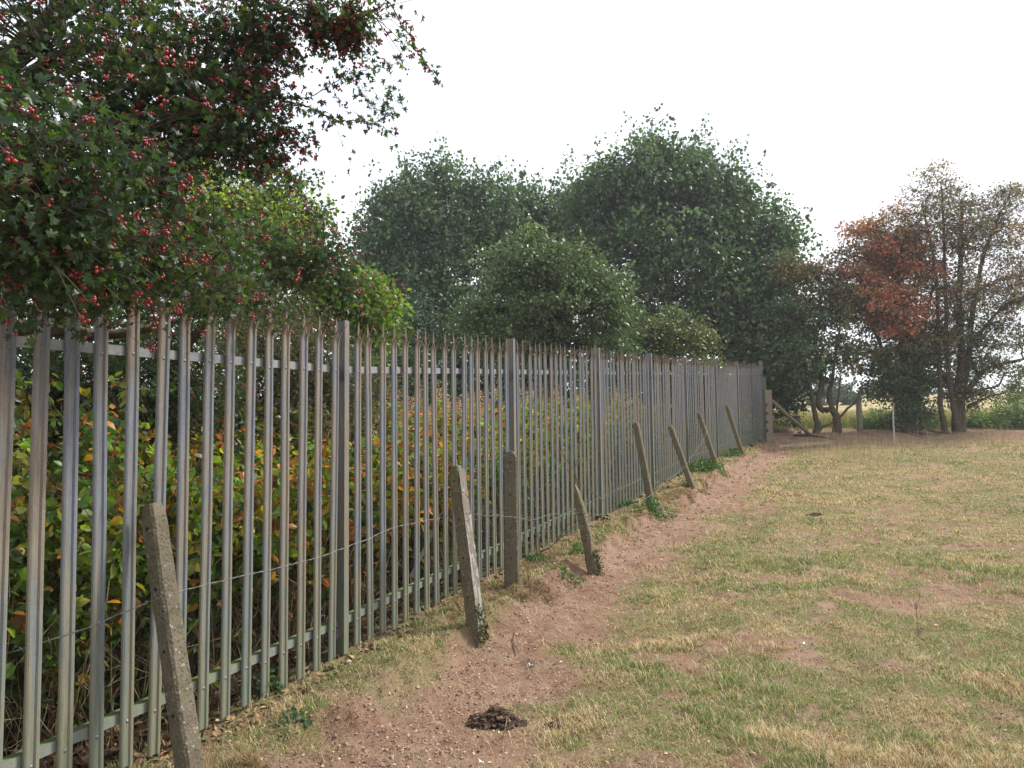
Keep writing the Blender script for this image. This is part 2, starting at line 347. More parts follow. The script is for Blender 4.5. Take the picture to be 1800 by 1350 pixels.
def sub(name, m):
    F = GF[m]; u, inv = np.unique(F.ravel(), return_inverse=True)
    o = new_mesh(name, GV[u], inv.reshape(-1, 4), M_ground, None, True, None, {'turf': turf[u], 'dark_ground': hum[u], 'stubble': stub[u]})
    return tag(o, kind='structure')
sub('dirt_path', ispath); sub('field_ground', ~ispath & ~isfar & ~isroot); sub('hill', isfar); sub('ground', isroot)

# ------------------------------------------------------------------ palisade fence
up3 = np.array([0, 0, 1.])
def pale_mesh(seed, H=2.39):
    r = np.random.default_rng(seed); mb = MB(); t = .0035
    prof = np.array([(-35, -9), (-32, -1), (-25, 3), (-15, 3), (-7, -5), (7, -5), (15, 3), (25, 3), (32, -1), (35, -9)])/1000.
    def strip(rows):
        rows = np.array(rows); n, k, _ = rows.shape
        back = rows-np.array([0, t, 0]); V = np.concatenate([rows.reshape(-1, 3), back.reshape(-1, 3)])
        i = np.arange(n-1)[:, None]*k; j = np.arange(k-1)[None, :]
        f = np.stack([i+j, i+j+1, i+k+j+1, i+k+j], -1).reshape(-1, 4); o = n*k
        fb = f[:, ::-1]+o; e = []
        for a in range(n-1): e += [[a*k, (a+1)*k, (a+1)*k+o, a*k+o], [a*k+k-1, a*k+k-1+o, (a+1)*k+k-1+o, (a+1)*k+k-1]]
        for b in range(k-1): e += [[b, b+o, b+1+o, b+1], [(n-1)*k+b, (n-1)*k+b+1, (n-1)*k+b+1+o, (n-1)*k+b+o]]
        mb.add(V, np.concatenate([f, fb, np.array(e)]), np.repeat(V[:, 2:3]/3., 3, 1))
    zs = [0.0, .6, 1.2, 1.8, H-.19]
    bow = (r.random(5)-.5)*.004
    strip([[(u+bow[i], v, z) for u, v in prof] for i, z in enumerate(zs)])
    zt = H-.19
    prof = prof.copy()
    def prong(idx, tip, bend, h, pw_=.6):
        pts = prof[idx]; rows = []
        c = pts.mean(0)
        for q in np.linspace(0, 1, 7):
            w = (1-q)**pw_ if q < 1 else .02
            cu = c[0]*(1-q)+tip[0]*q + 0; cv = bend*q*q
            rows.append([(cu+(p[0]-c[0])*w, p[1]*(1-q)+c[1]*q*0+cv+(p[1]-c[1])*0, zt+h*q) for p in pts])
        strip(rows)
    prong([0, 1, 2, 3], (-.024, 0), .066+r.uniform(-.012, .012), .135)
    prof = prof-np.array([0, .0012]); prong([2, 3, 4, 5, 6, 7], (0, 0), -.004+r.uniform(-.006, .006), .19, .85); prof = prof+np.array([0, .0012])
    prong([6, 7, 8, 9], (.024, 0), .066+r.uniform(-.012, .012), .135)
    return mb
def bolt_mb():
    mb = MB(); an = np.arange(9)*2*np.pi/8
    mb.tube([(0, .0, 0), (0, .006, 0), (0, .0085, 0)], [.0095, .0085, .004], 8); return mb
fence = empty('palisade_fence', (F0[0], F0[1], gz(*F0)), 'long grey galvanised steel palisade fence with splayed spiked pale tops running along the path', 'fence')
FO = np.array(fence.location)
def rel(p): return Vector(np.asarray(p, float)-FO)
variants = [pale_mesh(k) for k in range(4)]; pm0 = []
posts_s = [2.75*k for k in range(-1, 7)]+[19.2]
def frame_at(s):
    a, b = FP(s-.3), FP(s+.3); t = (b-a)/np.linalg.norm(b-a); return math.atan2(t[1], t[0])
def base_z(s):                          # levels follow the bays, not every bump
    a = 2.75*math.floor(s/2.75); b = a+2.75; k = (s-a)/2.75
    def g0(q): p = FP(q); return .0679*p[1]-.01
    return g0(a)*(1-k)+g0(b)*k + .02*max(0, -s)
pales = []; s = -2.75-1.2
while s < 19.1:
    k = round(s/2.75); 
    if True: pales.append(s)
    s += 2.75/17
pales = sorted([2.75*b+.182+.1545*i for b in range(-1, 7) for i in range(17) if 2.75*b+.182+.1545*i < 19.15])
rest = MB(); bolt0 = None; n_ind = 0
for i, s in enumerate(pales):
    p = FP(s, -.018); z = base_z(s)-.005; ang = frame_at(s); r = random.random()
    lean, twist, dz = random.gauss(0, .0045), random.gauss(0, .03), random.uniform(-.012, .012)
    dz += 0
    if abs(s-18.1) < .09: twist += .5
    if i < 100:
        v = i % 4
        if len(pm0) <= v:
            o = variants[v].build('pale', M_pale, fence, False); pm0.append(o)
        else:
            o = pm0[v].copy(); COL.objects.link(o); o.parent = fence
        # mesh local x along fence, local y outward(front) -> mirrored frame
        o.scale = (1, 1, 1+.014*max(0, -s)); o.location = rel((p[0], p[1], z+dz)); o.rotation_euler = (lean*.6, lean, ang+math.pi+twist)
        if i < 40:
            for zb in (2.035, .235):
                if bolt0 is None: b = bolt_mb().build('bolt', M_bolt, o, True, col=False); bolt0 = b
                else: b = bolt0.copy(); COL.objects.link(b); b.parent = o
                b.location = (-.0, -.009, zb-.02)
    else:
        mbv = variants[i % 4]; a = ang+math.pi+twist; R = np.array([[math.cos(a), -math.sin(a), 0], [math.sin(a), math.cos(a), 0], [0, 0, 1]])
        V = np.concatenate(mbv.V)@R.T + np.array([p[0], p[1], z+dz])
        rest.V.append(V-FO); rest.C.append(np.concatenate(mbv.C)); rest.Q.append(np.concatenate(mbv.Q)+rest.n); rest.n += len(V)
ro = rest.build('pale', M_pale, fence); ro['kind'] = 'stuff'
# local z of the joined far pales starts at fence base: fine for tint, tips handled by world height
# posts
def ibeam():
    mb = MB(); H = 2.42; d, w, t = .1, .05, .007
    for y0, y1, x0, x1 in ((0, -t, -w/2, w/2), (-d+t, -d, -w/2, .006), (-t, -d+t, -.003, .003)):
        mb.box(((x0+x1)/2, (y0+y1)/2, H/2-.1), x1-x0, abs(y1-y0), H+.2)
    return mb
post0 = None; cleat0 = None
for s in posts_s:
    p = FP(s, .022); ang = frame_at(s); z = base_z(s)-.02
    H = 2.41
    if post0 is None: o = post0 = ibeam().build('post', M_post, fence, col=False)
    else: o = post0.copy(); COL.objects.link(o); o.parent = fence
    o.location = rel((p[0], p[1], z-(.02 if s < 19 else -.05))); o.rotation_euler = (0, random.gauss(0, .002), ang+math.pi)
    for zb in (2.04, .235):
        if cleat0 is None:
            mb = MB(); mb.box((.028, -.050, 0), .045, .006, .062); mb.box((.008, -.05, 0), .006, .055, .062)
            for e in (-.014, .014): mb.tube([(.011, -.05+e, 0), (.020, -.05+e, 0)], .011, 6)
            c = cleat0 = mb.build('cleat', M_bolt, o, col=False)
        else: c = cleat0.copy(); COL.objects.link(c); c.parent = o
        c.location = (0, 0, zb-.02)
# shorter extra post at the far end
p = FP(19.42, .05); pe = post0.copy(); COL.objects.link(pe); pe.parent = fence; pe.location = rel((p[0], p[1], base_z(19.2)-.45)); pe.rotation_euler = (0, 0, frame_at(19)+math.pi)
# rails
for a, b in zip(posts_s[:-1], posts_s[1:]):
    for zt, alg in ((2.055, .12), (.262, 1.)):
        A = FP(a+.01, -.044); B = FP(b-.01, -.044); A3 = np.array([A[0], A[1], base_z(a+1e-4)+zt*(1+.014*max(0, -a))]); B3 = np.array([B[0], B[1], base_z(b-1e-4)+zt])
        L = np.linalg.norm(B3-A3); t = (B3-A3)/L; nn = np.array([t[1], -t[0], 0]); nn /= np.linalg.norm(nn); u = np.cross(nn, t); u = u if u[2] > 0 else -u
        mb = MB(); c = (A3+B3)/2
        mb.box(c-u*.025-FO, L, .005, .050, t, nn, u, (alg*.36,)*3)
        mb.box(c-nn*.028-u*.0025-FO, L, .050, .005, t, nn, u, (alg,)*3)
        mb.build('rail', M_rail, fence)
# diagonal brace behind the second post
mb = MB(); A = np.append(FP(2.62, -.12), base_z(2.6)+1.72); B = np.append(FP(1.35, -.35), base_z(1.4)+.2)
t = (B-A)/np.linalg.norm(B-A); nn = np.array([FN[0], FN[1], 0]); mb.box((A+B)/2-FO, np.linalg.norm(B-A), .006, .05, t, nn, np.cross(nn, t)); mb.build('brace', M_post, fence, col=False)

# ------------------------------------------------------------------ old concrete posts
def conc_post(pxb, pyb, dpx_top, L, wt, wn, label, top='flat', mat=None, yaw=None, holes=(.12, .42, .72, 1.02), extra=0., seed=1, flake=False, moss=False):
    r = np.random.default_rng(seed)
    d = FW+RT*(pxb-900)/F_PX+UP*(675-pyb)/F_PX; tt = -EYE/(d[2]-.0679*d[1]); B = d*tt+np.array([0, 0, EYE]); Z = B@FW-EYE*FW[2]
    B[2] = gz(B[0], B[1])-.03
    lat = dpx_top/F_PX*Z+.012*L
    lean = np.array([-FN[0], -FN[1], 0.])*(-lat/FN[0]) if lat < 0 else np.zeros(3)
    ax = np.array([0, 0, 1.])*math.sqrt(max(L*L-lean@lean, .1))+lean; ax /= np.linalg.norm(ax)
    yaw = math.atan2(FT[1], FT[0]) if yaw is None else yaw
    Xl = np.array([math.cos(yaw), math.sin(yaw), 0]); Yl = np.cross(ax, Xl); Yl /= np.linalg.norm(Yl); Xl = np.cross(Yl, ax)
    e = empty('concrete_post', B, label, 'post', 'old leaning concrete fence posts')
    e.rotation_euler = Matrix((Xl, Yl, ax)).transposed().to_euler()
    n = 26; rows = []; ch = .012
    qs = np.linspace(-.25, L, n)
    if top == 'round': qs = np.concatenate([np.linspace(-.25, L-wn/2, 14), L-wn/2+wn/2*np.sin(np.linspace(0, 1, 13)[1:]*np.pi/2)])
    for q in qs:
        k = 1-.10*max(q, 0)/L; a, b = wt/2*k, wn/2*k; tw = 0
        if top == 'round' and q > L-wn/2: b = b*math.sqrt(max(0.004, 1-((q-(L-wn/2))/(wn/2))**2))
        if top == 'flat' and q > L-.02: a -= .012; b -= .012
        if top == 'broken' and q > L-.34:
            m = (q-(L-.34))/.34; b = b*(1-.80*m**1.1); a *= (1-.5*m)
        pts = [(-a+ch, -b), (a-ch, -b), (a, -b+ch), (a, b-ch), (a-ch, b), (-a+ch, b), (-a, b-ch), (-a, -b+ch)]
        if b < ch*2.2: pts = [(-a, -b), (a, -b), (a, -b*.5), (a, b*.5), (a, b), (-a, b), (-a, b*.5), (-a, -b*.5)]
        j = (r.random((8, 2))-.5)*.0045
        if top == 'broken': j *= 2.2
        sh = (.0 if top != 'broken' else .02*max(0, (q-(L-.34))/.34))
        rows.append([(x+j[i, 0], y+j[i, 1]+sh, q) for i, (x, y) in enumerate(pts)])
    V = np.array(rows).reshape(-1, 3); i = np.arange(n-1)[:, None]*8; j = np.arange(8)[None, :]; j2 = (j+1) % 8
    F = np.stack([i+j, i+j2, i+8+j2, i+8+j], -1).reshape(-1, 4); V = np.concatenate([V, [[0, .0, L+.004]]])
    T = np.array([[(n-1)*8+q, (n-1)*8+(q+1) % 8, n*8] for q in range(8)])
    new_mesh('shaft', V, [F, T], mat or M_conc, parent=e)
    for h in holes:
        if h > L-.04: continue
        q = L-h; k = 1-.10*q/L; mb = MB(); x = -wt/2*k-.0015
        mb.tube([(x+.012, 0, q), (x-.002, 0, q)], [.011, .0085], 8); mb.build('bolt_hole', M_hole, e, col=False)  # dark plug set on the face, its colour painting the shaded recess
    if flake:
        mb = MB()
        nu, nv = 12, 110; U, W = np.meshgrid(np.linspace(-.5, .5, nu), np.linspace(0, L-.03, nv)); nf_ = fbm(U*5+2, W*14, 5, 77)
        GVf = np.stack([U*wt*.98*(1-.1*W/L), -wn/2*(1-.1*W/L)-.0045-.005*nf_-.003*(nf_ > .55), W], -1).reshape(-1, 3); i_ = (np.arange(nv-1)[:, None]*nu+np.arange(nu-1)[None]).ravel()
        k_ = smooth(.50, .60, nf_)*smooth(L, L*.7, W); cc = (np.array([.17, .15, .12])+k_[..., None]*np.array([.13, .13, .125])).reshape(-1, 3)
        mb.add(GVf, np.stack([i_, i_+1, i_+1+nu, i_+nu], -1), cc); mb.add(GVf+[0, .012, 0], np.stack([i_+nu, i_+1+nu, i_+1, i_], -1), cc)
        mb.build('flaking_face', M_bits, e)
    if moss:
        mb = MB()
        for q in range(150):
            a = r.uniform(-math.pi, math.pi); h = r.random()**1.6*.28
            c = np.array([wt*.42*math.cos(a), -wn*.5+abs(r.normal(0, .02))*-1, h]); 
            mb.tube([c, c+r.normal(0, .018, 3)], [.008, .002], 4, (.085+r.uniform(-.03, .03), .08, .032))
        mb.build('moss', M_bits, e, True)
    return e, B, ax, L
cam_yaw = math.atan2(1, .0)
posts = {}
posts[1] = conc_post(338, 1385, -112, 1.36, .10, .105, 'nearest concrete post, thick and square, leaning in the left foreground before the fence', seed=3)
posts[2] = conc_post(838, 1104, -40, 1.36, .115, .10, 'mossy concrete post with a flaking white side, leaning just left of the round topped one', mat=M_conc_ol, seed=5, flake=True, moss=True)
posts[3] = conc_post(900, 1038, -3, 1.25, .10, .135, 'upright concrete post with a rounded top and four bolt holes', 'round', yaw=math.radians(86), seed=6, holes=(.1, .40, .70, .97))
posts[4] = conc_post(1045, 985, -30, 1.0, .11, .105, 'short broken concrete post with a jagged pointed top and twigs above it', 'broken', M_conc_ol, seed=7, holes=(.32, .6), moss=True)
posts[5] = conc_post(1147, 893, -26, 1.32, .10, .10, 'first leaning concrete post beyond the broken one, green weeds round its foot', mat=M_conc_ol, seed=8, holes=(.1, .42))
posts[6] = conc_post(1222, 858, -39, 1.29, .10, .10, 'second leaning concrete post beyond the broken one, barbed wire crossing its middle', mat=M_conc_ol, seed=9, holes=(.1, .4))
posts[7] = conc_post(1262, 828, -29, 1.25, .095, .095, 'third leaning concrete post beyond the broken one, leafy green clump at its foot', mat=M_conc_ol, seed=10, holes=(.1,))
posts[8] = conc_post(1306, 803, -24, 1.27, .095, .095, 'farthest leaning concrete post, next to the far end of the steel fence', mat=M_conc_ol, seed=12, holes=(.1,))

# barbed wire
def wire(name, label, pts, r=.0016, barbs=True, sag=.02):
    pts = np.array(pts); out = []
    for a, b in zip(pts[:-1], pts[1:]):
        L = np.linalg.norm(b-a); n = max(4, int(L/.02))
        for q in np.linspace(0, 1, n, endpoint=False):
            p = a*(1-q)+b*q; p = p+np.array([0, 0, -4*q*(1-q)*sag*L]); out.append(p)
    out.append(pts[-1]); out = np.array(out); n = len(out)
    w = np.cumsum(rng.normal(0, .0012, (n, 3)), 0); w -= np.linspace(0, 1, n)[:, None]*w[-1]; w = w - np.array([np.convolve(w[:, i], np.ones(min(41, n//2*2-1))/min(41, n//2*2-1), 'same') for i in range(3)]).T
    out = out+w
    mb = MB(); t = np.gradient(out, axis=0); t /= np.linalg.norm(t, axis=1)[:, None]; a = np.cross(t, up3); a /= np.linalg.norm(a, axis=1)[:, None]; b = np.cross(t, a)
    ph = np.arange(n)*.9
    for o in (0, math.pi): mb.tube(out+(np.cos(ph+o)[:, None]*a+np.sin(ph+o)[:, None]*b)*r*1.1, r, 4)
    c = out.mean(0)
    bm = mb
    if barbs:
        for i in range(4, n-2, 5):
            p = out[i]
            for _ in range(2):
                v = rng.normal(0, 1, 3); v /= np.linalg.norm(v); bm.tube([p-v*.016, p+v*.016], [.0008, .0012], 3)
    for m_ in (mb,): m_.V = [v-c for v in m_.V]
    o = mb.build(name, M_wire, None, True, col=False); o.location = c; return tag(o, label, 'wire', 'rusty barbed wire strands on the concrete posts')
wire('barbed_wire', 'barbed wire strand running from the left edge to the nearest concrete post', [P(-160, 1215, 3.0), P(0, 1152, 3.2), P(150, 1105, 3.37), P(262, 1058, 3.48), P(292, 1046, 3.42)], sag=.006)
wire('barbed_wire', 'barbed wire strand between the nearest concrete post and the flaking mossy one', [P(292, 1046, 3.42), P(400, 1018, 3.8), P(560, 980, 4.5), P(700, 925, 5.2), P(795, 905, 5.75), P(828, 902, 5.66)], sag=.003)
wire('barbed_wire', 'barbed wire strand crossing the round topped post to the broken post', [P(828, 902, 5.66), P(870, 906, 6.4), P(900, 908, 6.55), P(930, 915, 6.6), P(970, 903, 7.2), P(1018, 902, 7.72), P(1040, 903, 7.7)], sag=.01)
wire('barbed_wire', 'barbed wire strand sagging from the broken post to the second leaning post beyond', [P(1040, 903, 7.7), P(1090, 895, 9.2), P(1147, 868, 10.6), P(1175, 842, 11.6), P(1205, 818, 12.5)], sag=.02)
wire('barbed_wire', 'barbed wire strand rising to the third leaning post beyond the broken one', [P(1205, 818, 12.5), P(1215, 802, 13.0), P(1228, 785, 13.8), P(1243, 757, 14.7)], sag=.04)
wire('wire_loop', 'loop of wire wound round the flaking mossy concrete post', [P(788, 868, 5.74), P(800, 864, 5.66), P(812, 864, 5.64), P(822, 872, 5.66), P(826, 882, 5.7)], .0022, False, sag=0)

# ------------------------------------------------------------------ foliage machinery
T_KITE = (np.array([(0, 0, 0), (.36, .45, .10), (0, 1, 0), (-.36, .45, .10)]), np.array([[0, 1, 2], [0, 2, 3]]))
T_OVAL = (np.array([(0, 0, 0), (.30, .22, .07), (.34, .55, .08), (0, 1.0, -.06), (-.34, .55, .08), (-.30, .22, .07), (0, .45, 0)]),
          np.array([[0, 1, 6], [1, 2, 6], [2, 3, 6], [3, 4, 6], [4, 5, 6], [5, 0, 6]]))
_h = [(0, 0), (.10, .16), (.42, .28), (.46, .44), (.20, .44), (.44, .72), (.34, .82), (.14, .68), (.12, .98), (0, 1.04)]
_hp = _h+[(-x, y) for x, y in _h[-2:0:-1]]
T_HAW = (np.array([(x, y, .50*abs(x)-.28*y*y) for x, y in _hp]+[(0, .5, -.08)]), np.array([[i, (i+1) % len(_hp), len(_hp)] for i in range(len(_hp))]))
T_LONG = (np.array([(0, 0, 0), (.11, .4, .04), (0, 1, -.12), (-.11, .4, .04)]), np.array([[0, 1, 2], [0, 2, 3]]))
def leaf_arrays(tpl, pos, size, col, down=.25, axis_dir=None, spread=1.):
    n = len(pos); T, Fq = tpl
    a = rng.normal(0, 1, (n, 3)); a[:, 2] -= down*2
    if axis_dir is not None: a = a*spread+axis_dir*2
    a /= np.linalg.norm(a, axis=1)[:, None]
    b = rng.normal(0, 1, (n, 3)); b[:, 2] += 1.2; b -= (b*a).sum(1)[:, None]*a; b /= np.linalg.norm(b, axis=1)[:, None]
    c = np.cross(a, b)
    sz = np.broadcast_to(size, (n,))[:, None, None]
    V = pos[:, None, :] + sz*(T[None, :, 0, None]*c[:, None]+T[None, :, 1, None]*a[:, None]+T[None, :, 2, None]*b[:, None])
    m = len(T); F = (Fq[None]+np.arange(n)[:, None, None]*m).reshape(-1, 3)
    C = np.repeat(col, m, 0)
    return V.reshape(-1, 3), F, C
def palette(cols, w, n, jit=.18):
    cols = np.array(cols); w = np.ones(len(cols)) if len(w) != len(cols) else np.array(w, float)
    w = w/w.sum()
    c = cols[rng.choice(len(cols), n, p=w)]
    return c*(1+rng.normal(0, jit, (n, 1)))*(1+rng.normal(0, jit*.35, (n, 3)))
def bent(a, b, n=5, w=.12):
    a, b = np.asarray(a, float), np.asarray(b, float); L = np.linalg.norm(b-a)
    q = np.linspace(0, 1, n)[:, None]; p = a*(1-q)+b*q
    off = rng.normal(0, w*L*.5, (n, 3)); off[0] = off[-1] = 0
    arch = np.sin(q*np.pi)*np.array([0, 0, 1])*L*w*.6
    return p+off*.6+arch
ICO_V, ICO_F = None, None
def ico():
    g = (1+5**.5)/2; v = [(-1, g, 0), (1, g, 0), (-1, -g, 0), (1, -g, 0), (0, -1, g), (0, 1, g), (0, -1, -g), (0, 1, -g), (g, 0, -1), (g, 0, 1), (-g, 0, -1), (-g, 0, 1)]
    f = [(0, 11, 5), (0, 5, 1), (0, 1, 7), (0, 7, 10), (0, 10, 11), (1, 5, 9), (5, 11, 4), (11, 10, 2), (10, 7, 6), (7, 1, 8), (3, 9, 4), (3, 4, 2), (3, 2, 6), (3, 6, 8), (3, 8, 9), (4, 9, 5), (2, 4, 11), (6, 2, 10), (8, 6, 7), (9, 8, 1)]
    v = [np.array(p)/np.linalg.norm(p) for p in v]; c = {}; F = []
    def mid(a, b):
        k = (min(a, b), max(a, b))
        if k not in c: m = v[a]+v[b]; v.append(m/np.linalg.norm(m)); c[k] = len(v)-1
        return c[k]
    for a, b, d in f: x, y, z = mid(a, b), mid(b, d), mid(d, a); F += [(a, x, z), (b, y, x), (d, z, y), (x, y, z)]
    return np.array(v), np.array(F)
ICO_V, ICO_F = ico(); ICO_F0 = np.array([(0, 11, 5), (0, 5, 1), (0, 1, 7), (0, 7, 10), (0, 10, 11), (1, 5, 9), (5, 11, 4), (11, 10, 2), (10, 7, 6), (7, 1, 8), (3, 9, 4), (3, 4, 2), (3, 2, 6), (3, 6, 8), (3, 8, 9), (4, 9, 5), (2, 4, 11), (6, 2, 10), (8, 6, 7), (9, 8, 1)])
def spheres(pos, rad, col):
    n = len(pos); V = pos[:, None]+rad[:, None, None]*ICO_V[None]*np.array([1, 1, 1.12]); F = (ICO_F[None]+np.arange(n)[:, None, None]*len(ICO_V)).reshape(-1, 3)
    return V.reshape(-1, 3), F, np.repeat(col, len(ICO_V), 0)
BARK = (.085, .065, .045)
def lobe_pts(lobe, n, shell=2.4):
    c, R = lobe; v = rng.normal(0, 1, (n, 3)); v /= np.linalg.norm(v, axis=1)[:, None]
    bump = .78+.5*fbm(np.arctan2(v[:, 1], v[:, 0])*1.9+c[0], v[:, 2]*2.3+c[1], 3, 7)
    return c + v*R*(rng.random((n, 1))**(1/shell))*bump[:, None]
def L(px, py, rx, ry, Z, rz=None, n=None, **k):
    c = P(px, py, Z); return dict(c=c, R=np.array([rx/F_PX*Z, rz if rz else (rx+ry)/2/F_PX*Z, ry/F_PX*Z]), n=n, **k)
def tree(name, label, trunks, lobes, cat='tree', group=None, leaf=T_KITE, size=.07, per=40, clump=.35, cols=None, w=None, mat=None, bark=BARK,
         berries=0, bark_r=.02, upshoot=0., twigs=3, jit=.18, brad=.0055, limb_r=1., flat=.6, trunk_k=8, shell=2.4, crown='crown', limbs=True):
    base = np.array(trunks[0][0][0]); e = empty(name, base, label, cat, group)
    tb = MB(); tv = []
    for pts in trunks:
        pp = np.array([p for p, r in pts], float); rr = np.array([r for p, r in pts], float)
        n = len(pp); q = np.linspace(0, n-1, (n-1)*4+1); cp = np.stack([np.interp(q, np.arange(n), pp[:, i]) for i in range(3)], 1); cr = np.interp(q, np.arange(n), rr)
        cp[1:-1] = .25*cp[:-2]+.5*cp[1:-1]+.25*cp[2:]
        cp[1:-1] += rng.normal(0, 1, cp[1:-1].shape)*cr[1:-1, None]*.16
        tb.tube(cp, cr, trunk_k, bark, .22); tv += [(a, b) for a, b in zip(cp, cr)]
    TP = np.array([a for a, b in tv]); TR = np.array([b for a, b in tv])
    cb = MB(); LV, LF, LC = [], [], []; nn = 0; BP = []
    for lb in lobes:
        c, R, ncl = lb['c'], lb['R'], lb['n']; pal = lb.get('cols', cols); pw = lb.get('w', w); sc = lb.get('clump', clump); pr_ = int(lb.get('per', per)); br = lb.get('berries', berries)
        dd = np.linalg.norm(TP-c, axis=1)+np.where(TP[:, 2] > c[2], 3., 0.)
        k = int(np.argmin(dd)); a = TP[k]; limb = bent(a, c, 7, .14); r0 = min(TR[k]*.7, .09*limb_r)
        if limbs: tb.tube(limb, np.linspace(r0, r0*.3, 7), 6, bark, .15)
        cl = lobe_pts((c, R), ncl, shell)
        for p in cl:
            st = limb[rng.integers(2, 7)]
            if limbs: tb.tube(bent(st, p, 4, .15), np.linspace(r0*.32, .004*limb_r, 4), 4, bark)
            cc = rng.uniform(.65, 1.35); rad = sc*cc; m = max(4, int(pr_*cc))
            tint = palette(pal, pw, 1, jit)[0]
            g = rng.normal(0, 1, (m, 3)); g *= (rng.random((m, 1))**.4)/(np.linalg.norm(g, axis=1)[:, None])
            g = g*rad*np.array([1, 1, flat])
            if upshoot and rng.random() < upshoot: g = g*np.array([.45, .45, 1.]); g[:, 2] = g[:, 2]*2.0+rad*.5
            if twigs:
                tw = [p+v*rad*np.array([1, 1, flat]) for v in rng.normal(0, .75, (twigs, 3))]
                for t_ in tw:
                    pl = bent(p, t_, 4, .15); cb.tube(pl, np.linspace(.005, .002, 4)*limb_r, 3, bark)
                    q = rng.random(m//twigs//2+1)*3; ix = q.astype(int).clip(0, 2); fr = (q-ix)[:, None]
                    on = pl[ix]*(1-fr)+pl[ix+1]*fr-p
                    g = np.concatenate([g[:max(1, len(g)-len(on))], on+rng.normal(0, .012, on.shape)])
                    if br and rng.random() < br: BP.append(t_+rng.normal(0, .01, 3))
            pos = p+g; m = len(pos)
            cc_ = tint*.55+palette(pal, pw, m, jit)*.45
            V, F, C = leaf_arrays(leaf, pos, size*rng.uniform(.65, 1.25, m), np.clip(cc_, .004, .9))
            LV.append(V); LF.append(F+nn); LC.append(C); nn += len(V)
    off = base
    tb.V = [v-off for v in tb.V]; tb.build('trunk', M_bark, e, True)
    if cb.n:
        tw = cb; tw.V = [v-off for v in tw.V]; tw.build('twigs', M_bark, e)
    new_mesh(crown, np.concatenate(LV)-off, np.concatenate(LF), mat or M_leaf, np.concatenate(LC), False, e)
    if BP: berry_mesh(BP, e, off, brad)
    return e
def berry_mesh(BP, e, off, brad):
    pos, rad = [], []
    for p in BP:
        for _ in range(rng.integers(3, 9)): pos.append(p+rng.normal(0, brad*1.6, 3)); rad.append(brad*rng.uniform(.8, 1.15))
    pos = np.array(pos); n = len(pos)
    V, F, C = spheres(pos-off, np.array(rad), palette([(.23, .009, .012), (.14, .006, .010), (.34, .022, .014)], [5, 4, 2], n, .18))
    o = new_mesh('berries', V, F, M_berry, C, True, e); o['kind'] = 'stuff'

HG = [(.028, .055, .024), (.048, .085, .03), (.022, .042, .022), (.11, .15, .045)]
HGw = [5, 4, 4, 1]
# near hawthorn whose boughs overhang the fence
bx, by = -4.3, 4.2
hb = np.array([bx, by, gz(bx, by)])
tr1 = [[(hb-[0, 0, .1], .17), (hb+[.1, -.1, .9], .13), (hb+[.35, -.3, 1.9], .11), (P(-60, 300, 3.5), .07), (P(40, 60, 3.4), .045), (P(240, -60, 3.4), .03)],
       [(hb+[.1, -.1, .9], .09), (P(-120, 590, 4.4), .07), (P(60, 575, 4.3), .045), (P(200, 590, 4.3), .03), (P(330, 560, 4.4), .015)],
       [(hb+[.35, -.3, 1.9], .08), (P(-40, 470, 2.9), .035), (P(60, 495, 2.75), .022), (P(150, 535, 2.7), .014)],
       [(P(-60, 300, 3.5), .05), (P(60, 120, 3.0), .03), (P(160, 80, 3.1), .02), (P(300, 110, 3.2), .014), (P(390, 160, 3.3), .010)],
       [(P(-60, 300, 3.5), .04), (P(90, 250, 2.9), .02), (P(240, 200, 3.0), .013), (P(350, 200, 3.2), .009)]]
hl = [L(70, 90, 240, 170, 3.0, .6, 62), L(270, 50, 150, 100, 3.4, .4, 26), L(290, 180, 110, 80, 3.3, .35, 24), L(60, 330, 190, 130, 2.3, .45, 58, berries=.5), L(230, 290, 130, 100, 3.1, .4, 30),
      L(420, 200, 75, 95, 3.4, .25, 20), L(500, 20, 90, 38, 3.3, .22, 9, berries=.7, per=30), L(640, 20, 40, 25, 3.3, .1, 3, berries=.9, per=26), L(230, 450, 200, 45, 2.8, .3, 26), L(70, 455, 110, 45, 2.3, .25, 18), L(390, 240, 60, 50, 3.2, .2, 10),
      L(110, 515, 150, 35, 2.75, .2, 15), L(310, 500, 120, 38, 3.6, .2, 12, berries=.7), L(420, 520, 90, 30, 4.3, .2, 8, berries=.9),
      L(150, -220, 480, 150, 3.6, 1.1, 70, per=60), L(-300, 150, 200, 300, 3.6, 1.1, 50, per=60), L(-150, 450, 150, 150, 3.4, .7, 20, per=50), L(400, 60, 70, 60, 3.3, .2, 9), L(330, 400, 70, 40, 3.6, .2, 8)]
ht = tree('hawthorn_tree', 'near hawthorn with dark lobed leaves and red haws overhanging the fence at the upper left', tr1, hl, group=None, leaf=T_HAW, size=.032, per=54, clump=.20,
          cols=HG, w=HGw, berries=.6, twigs=6, jit=.2, brad=.0052, limb_r=.45, flat=.7)
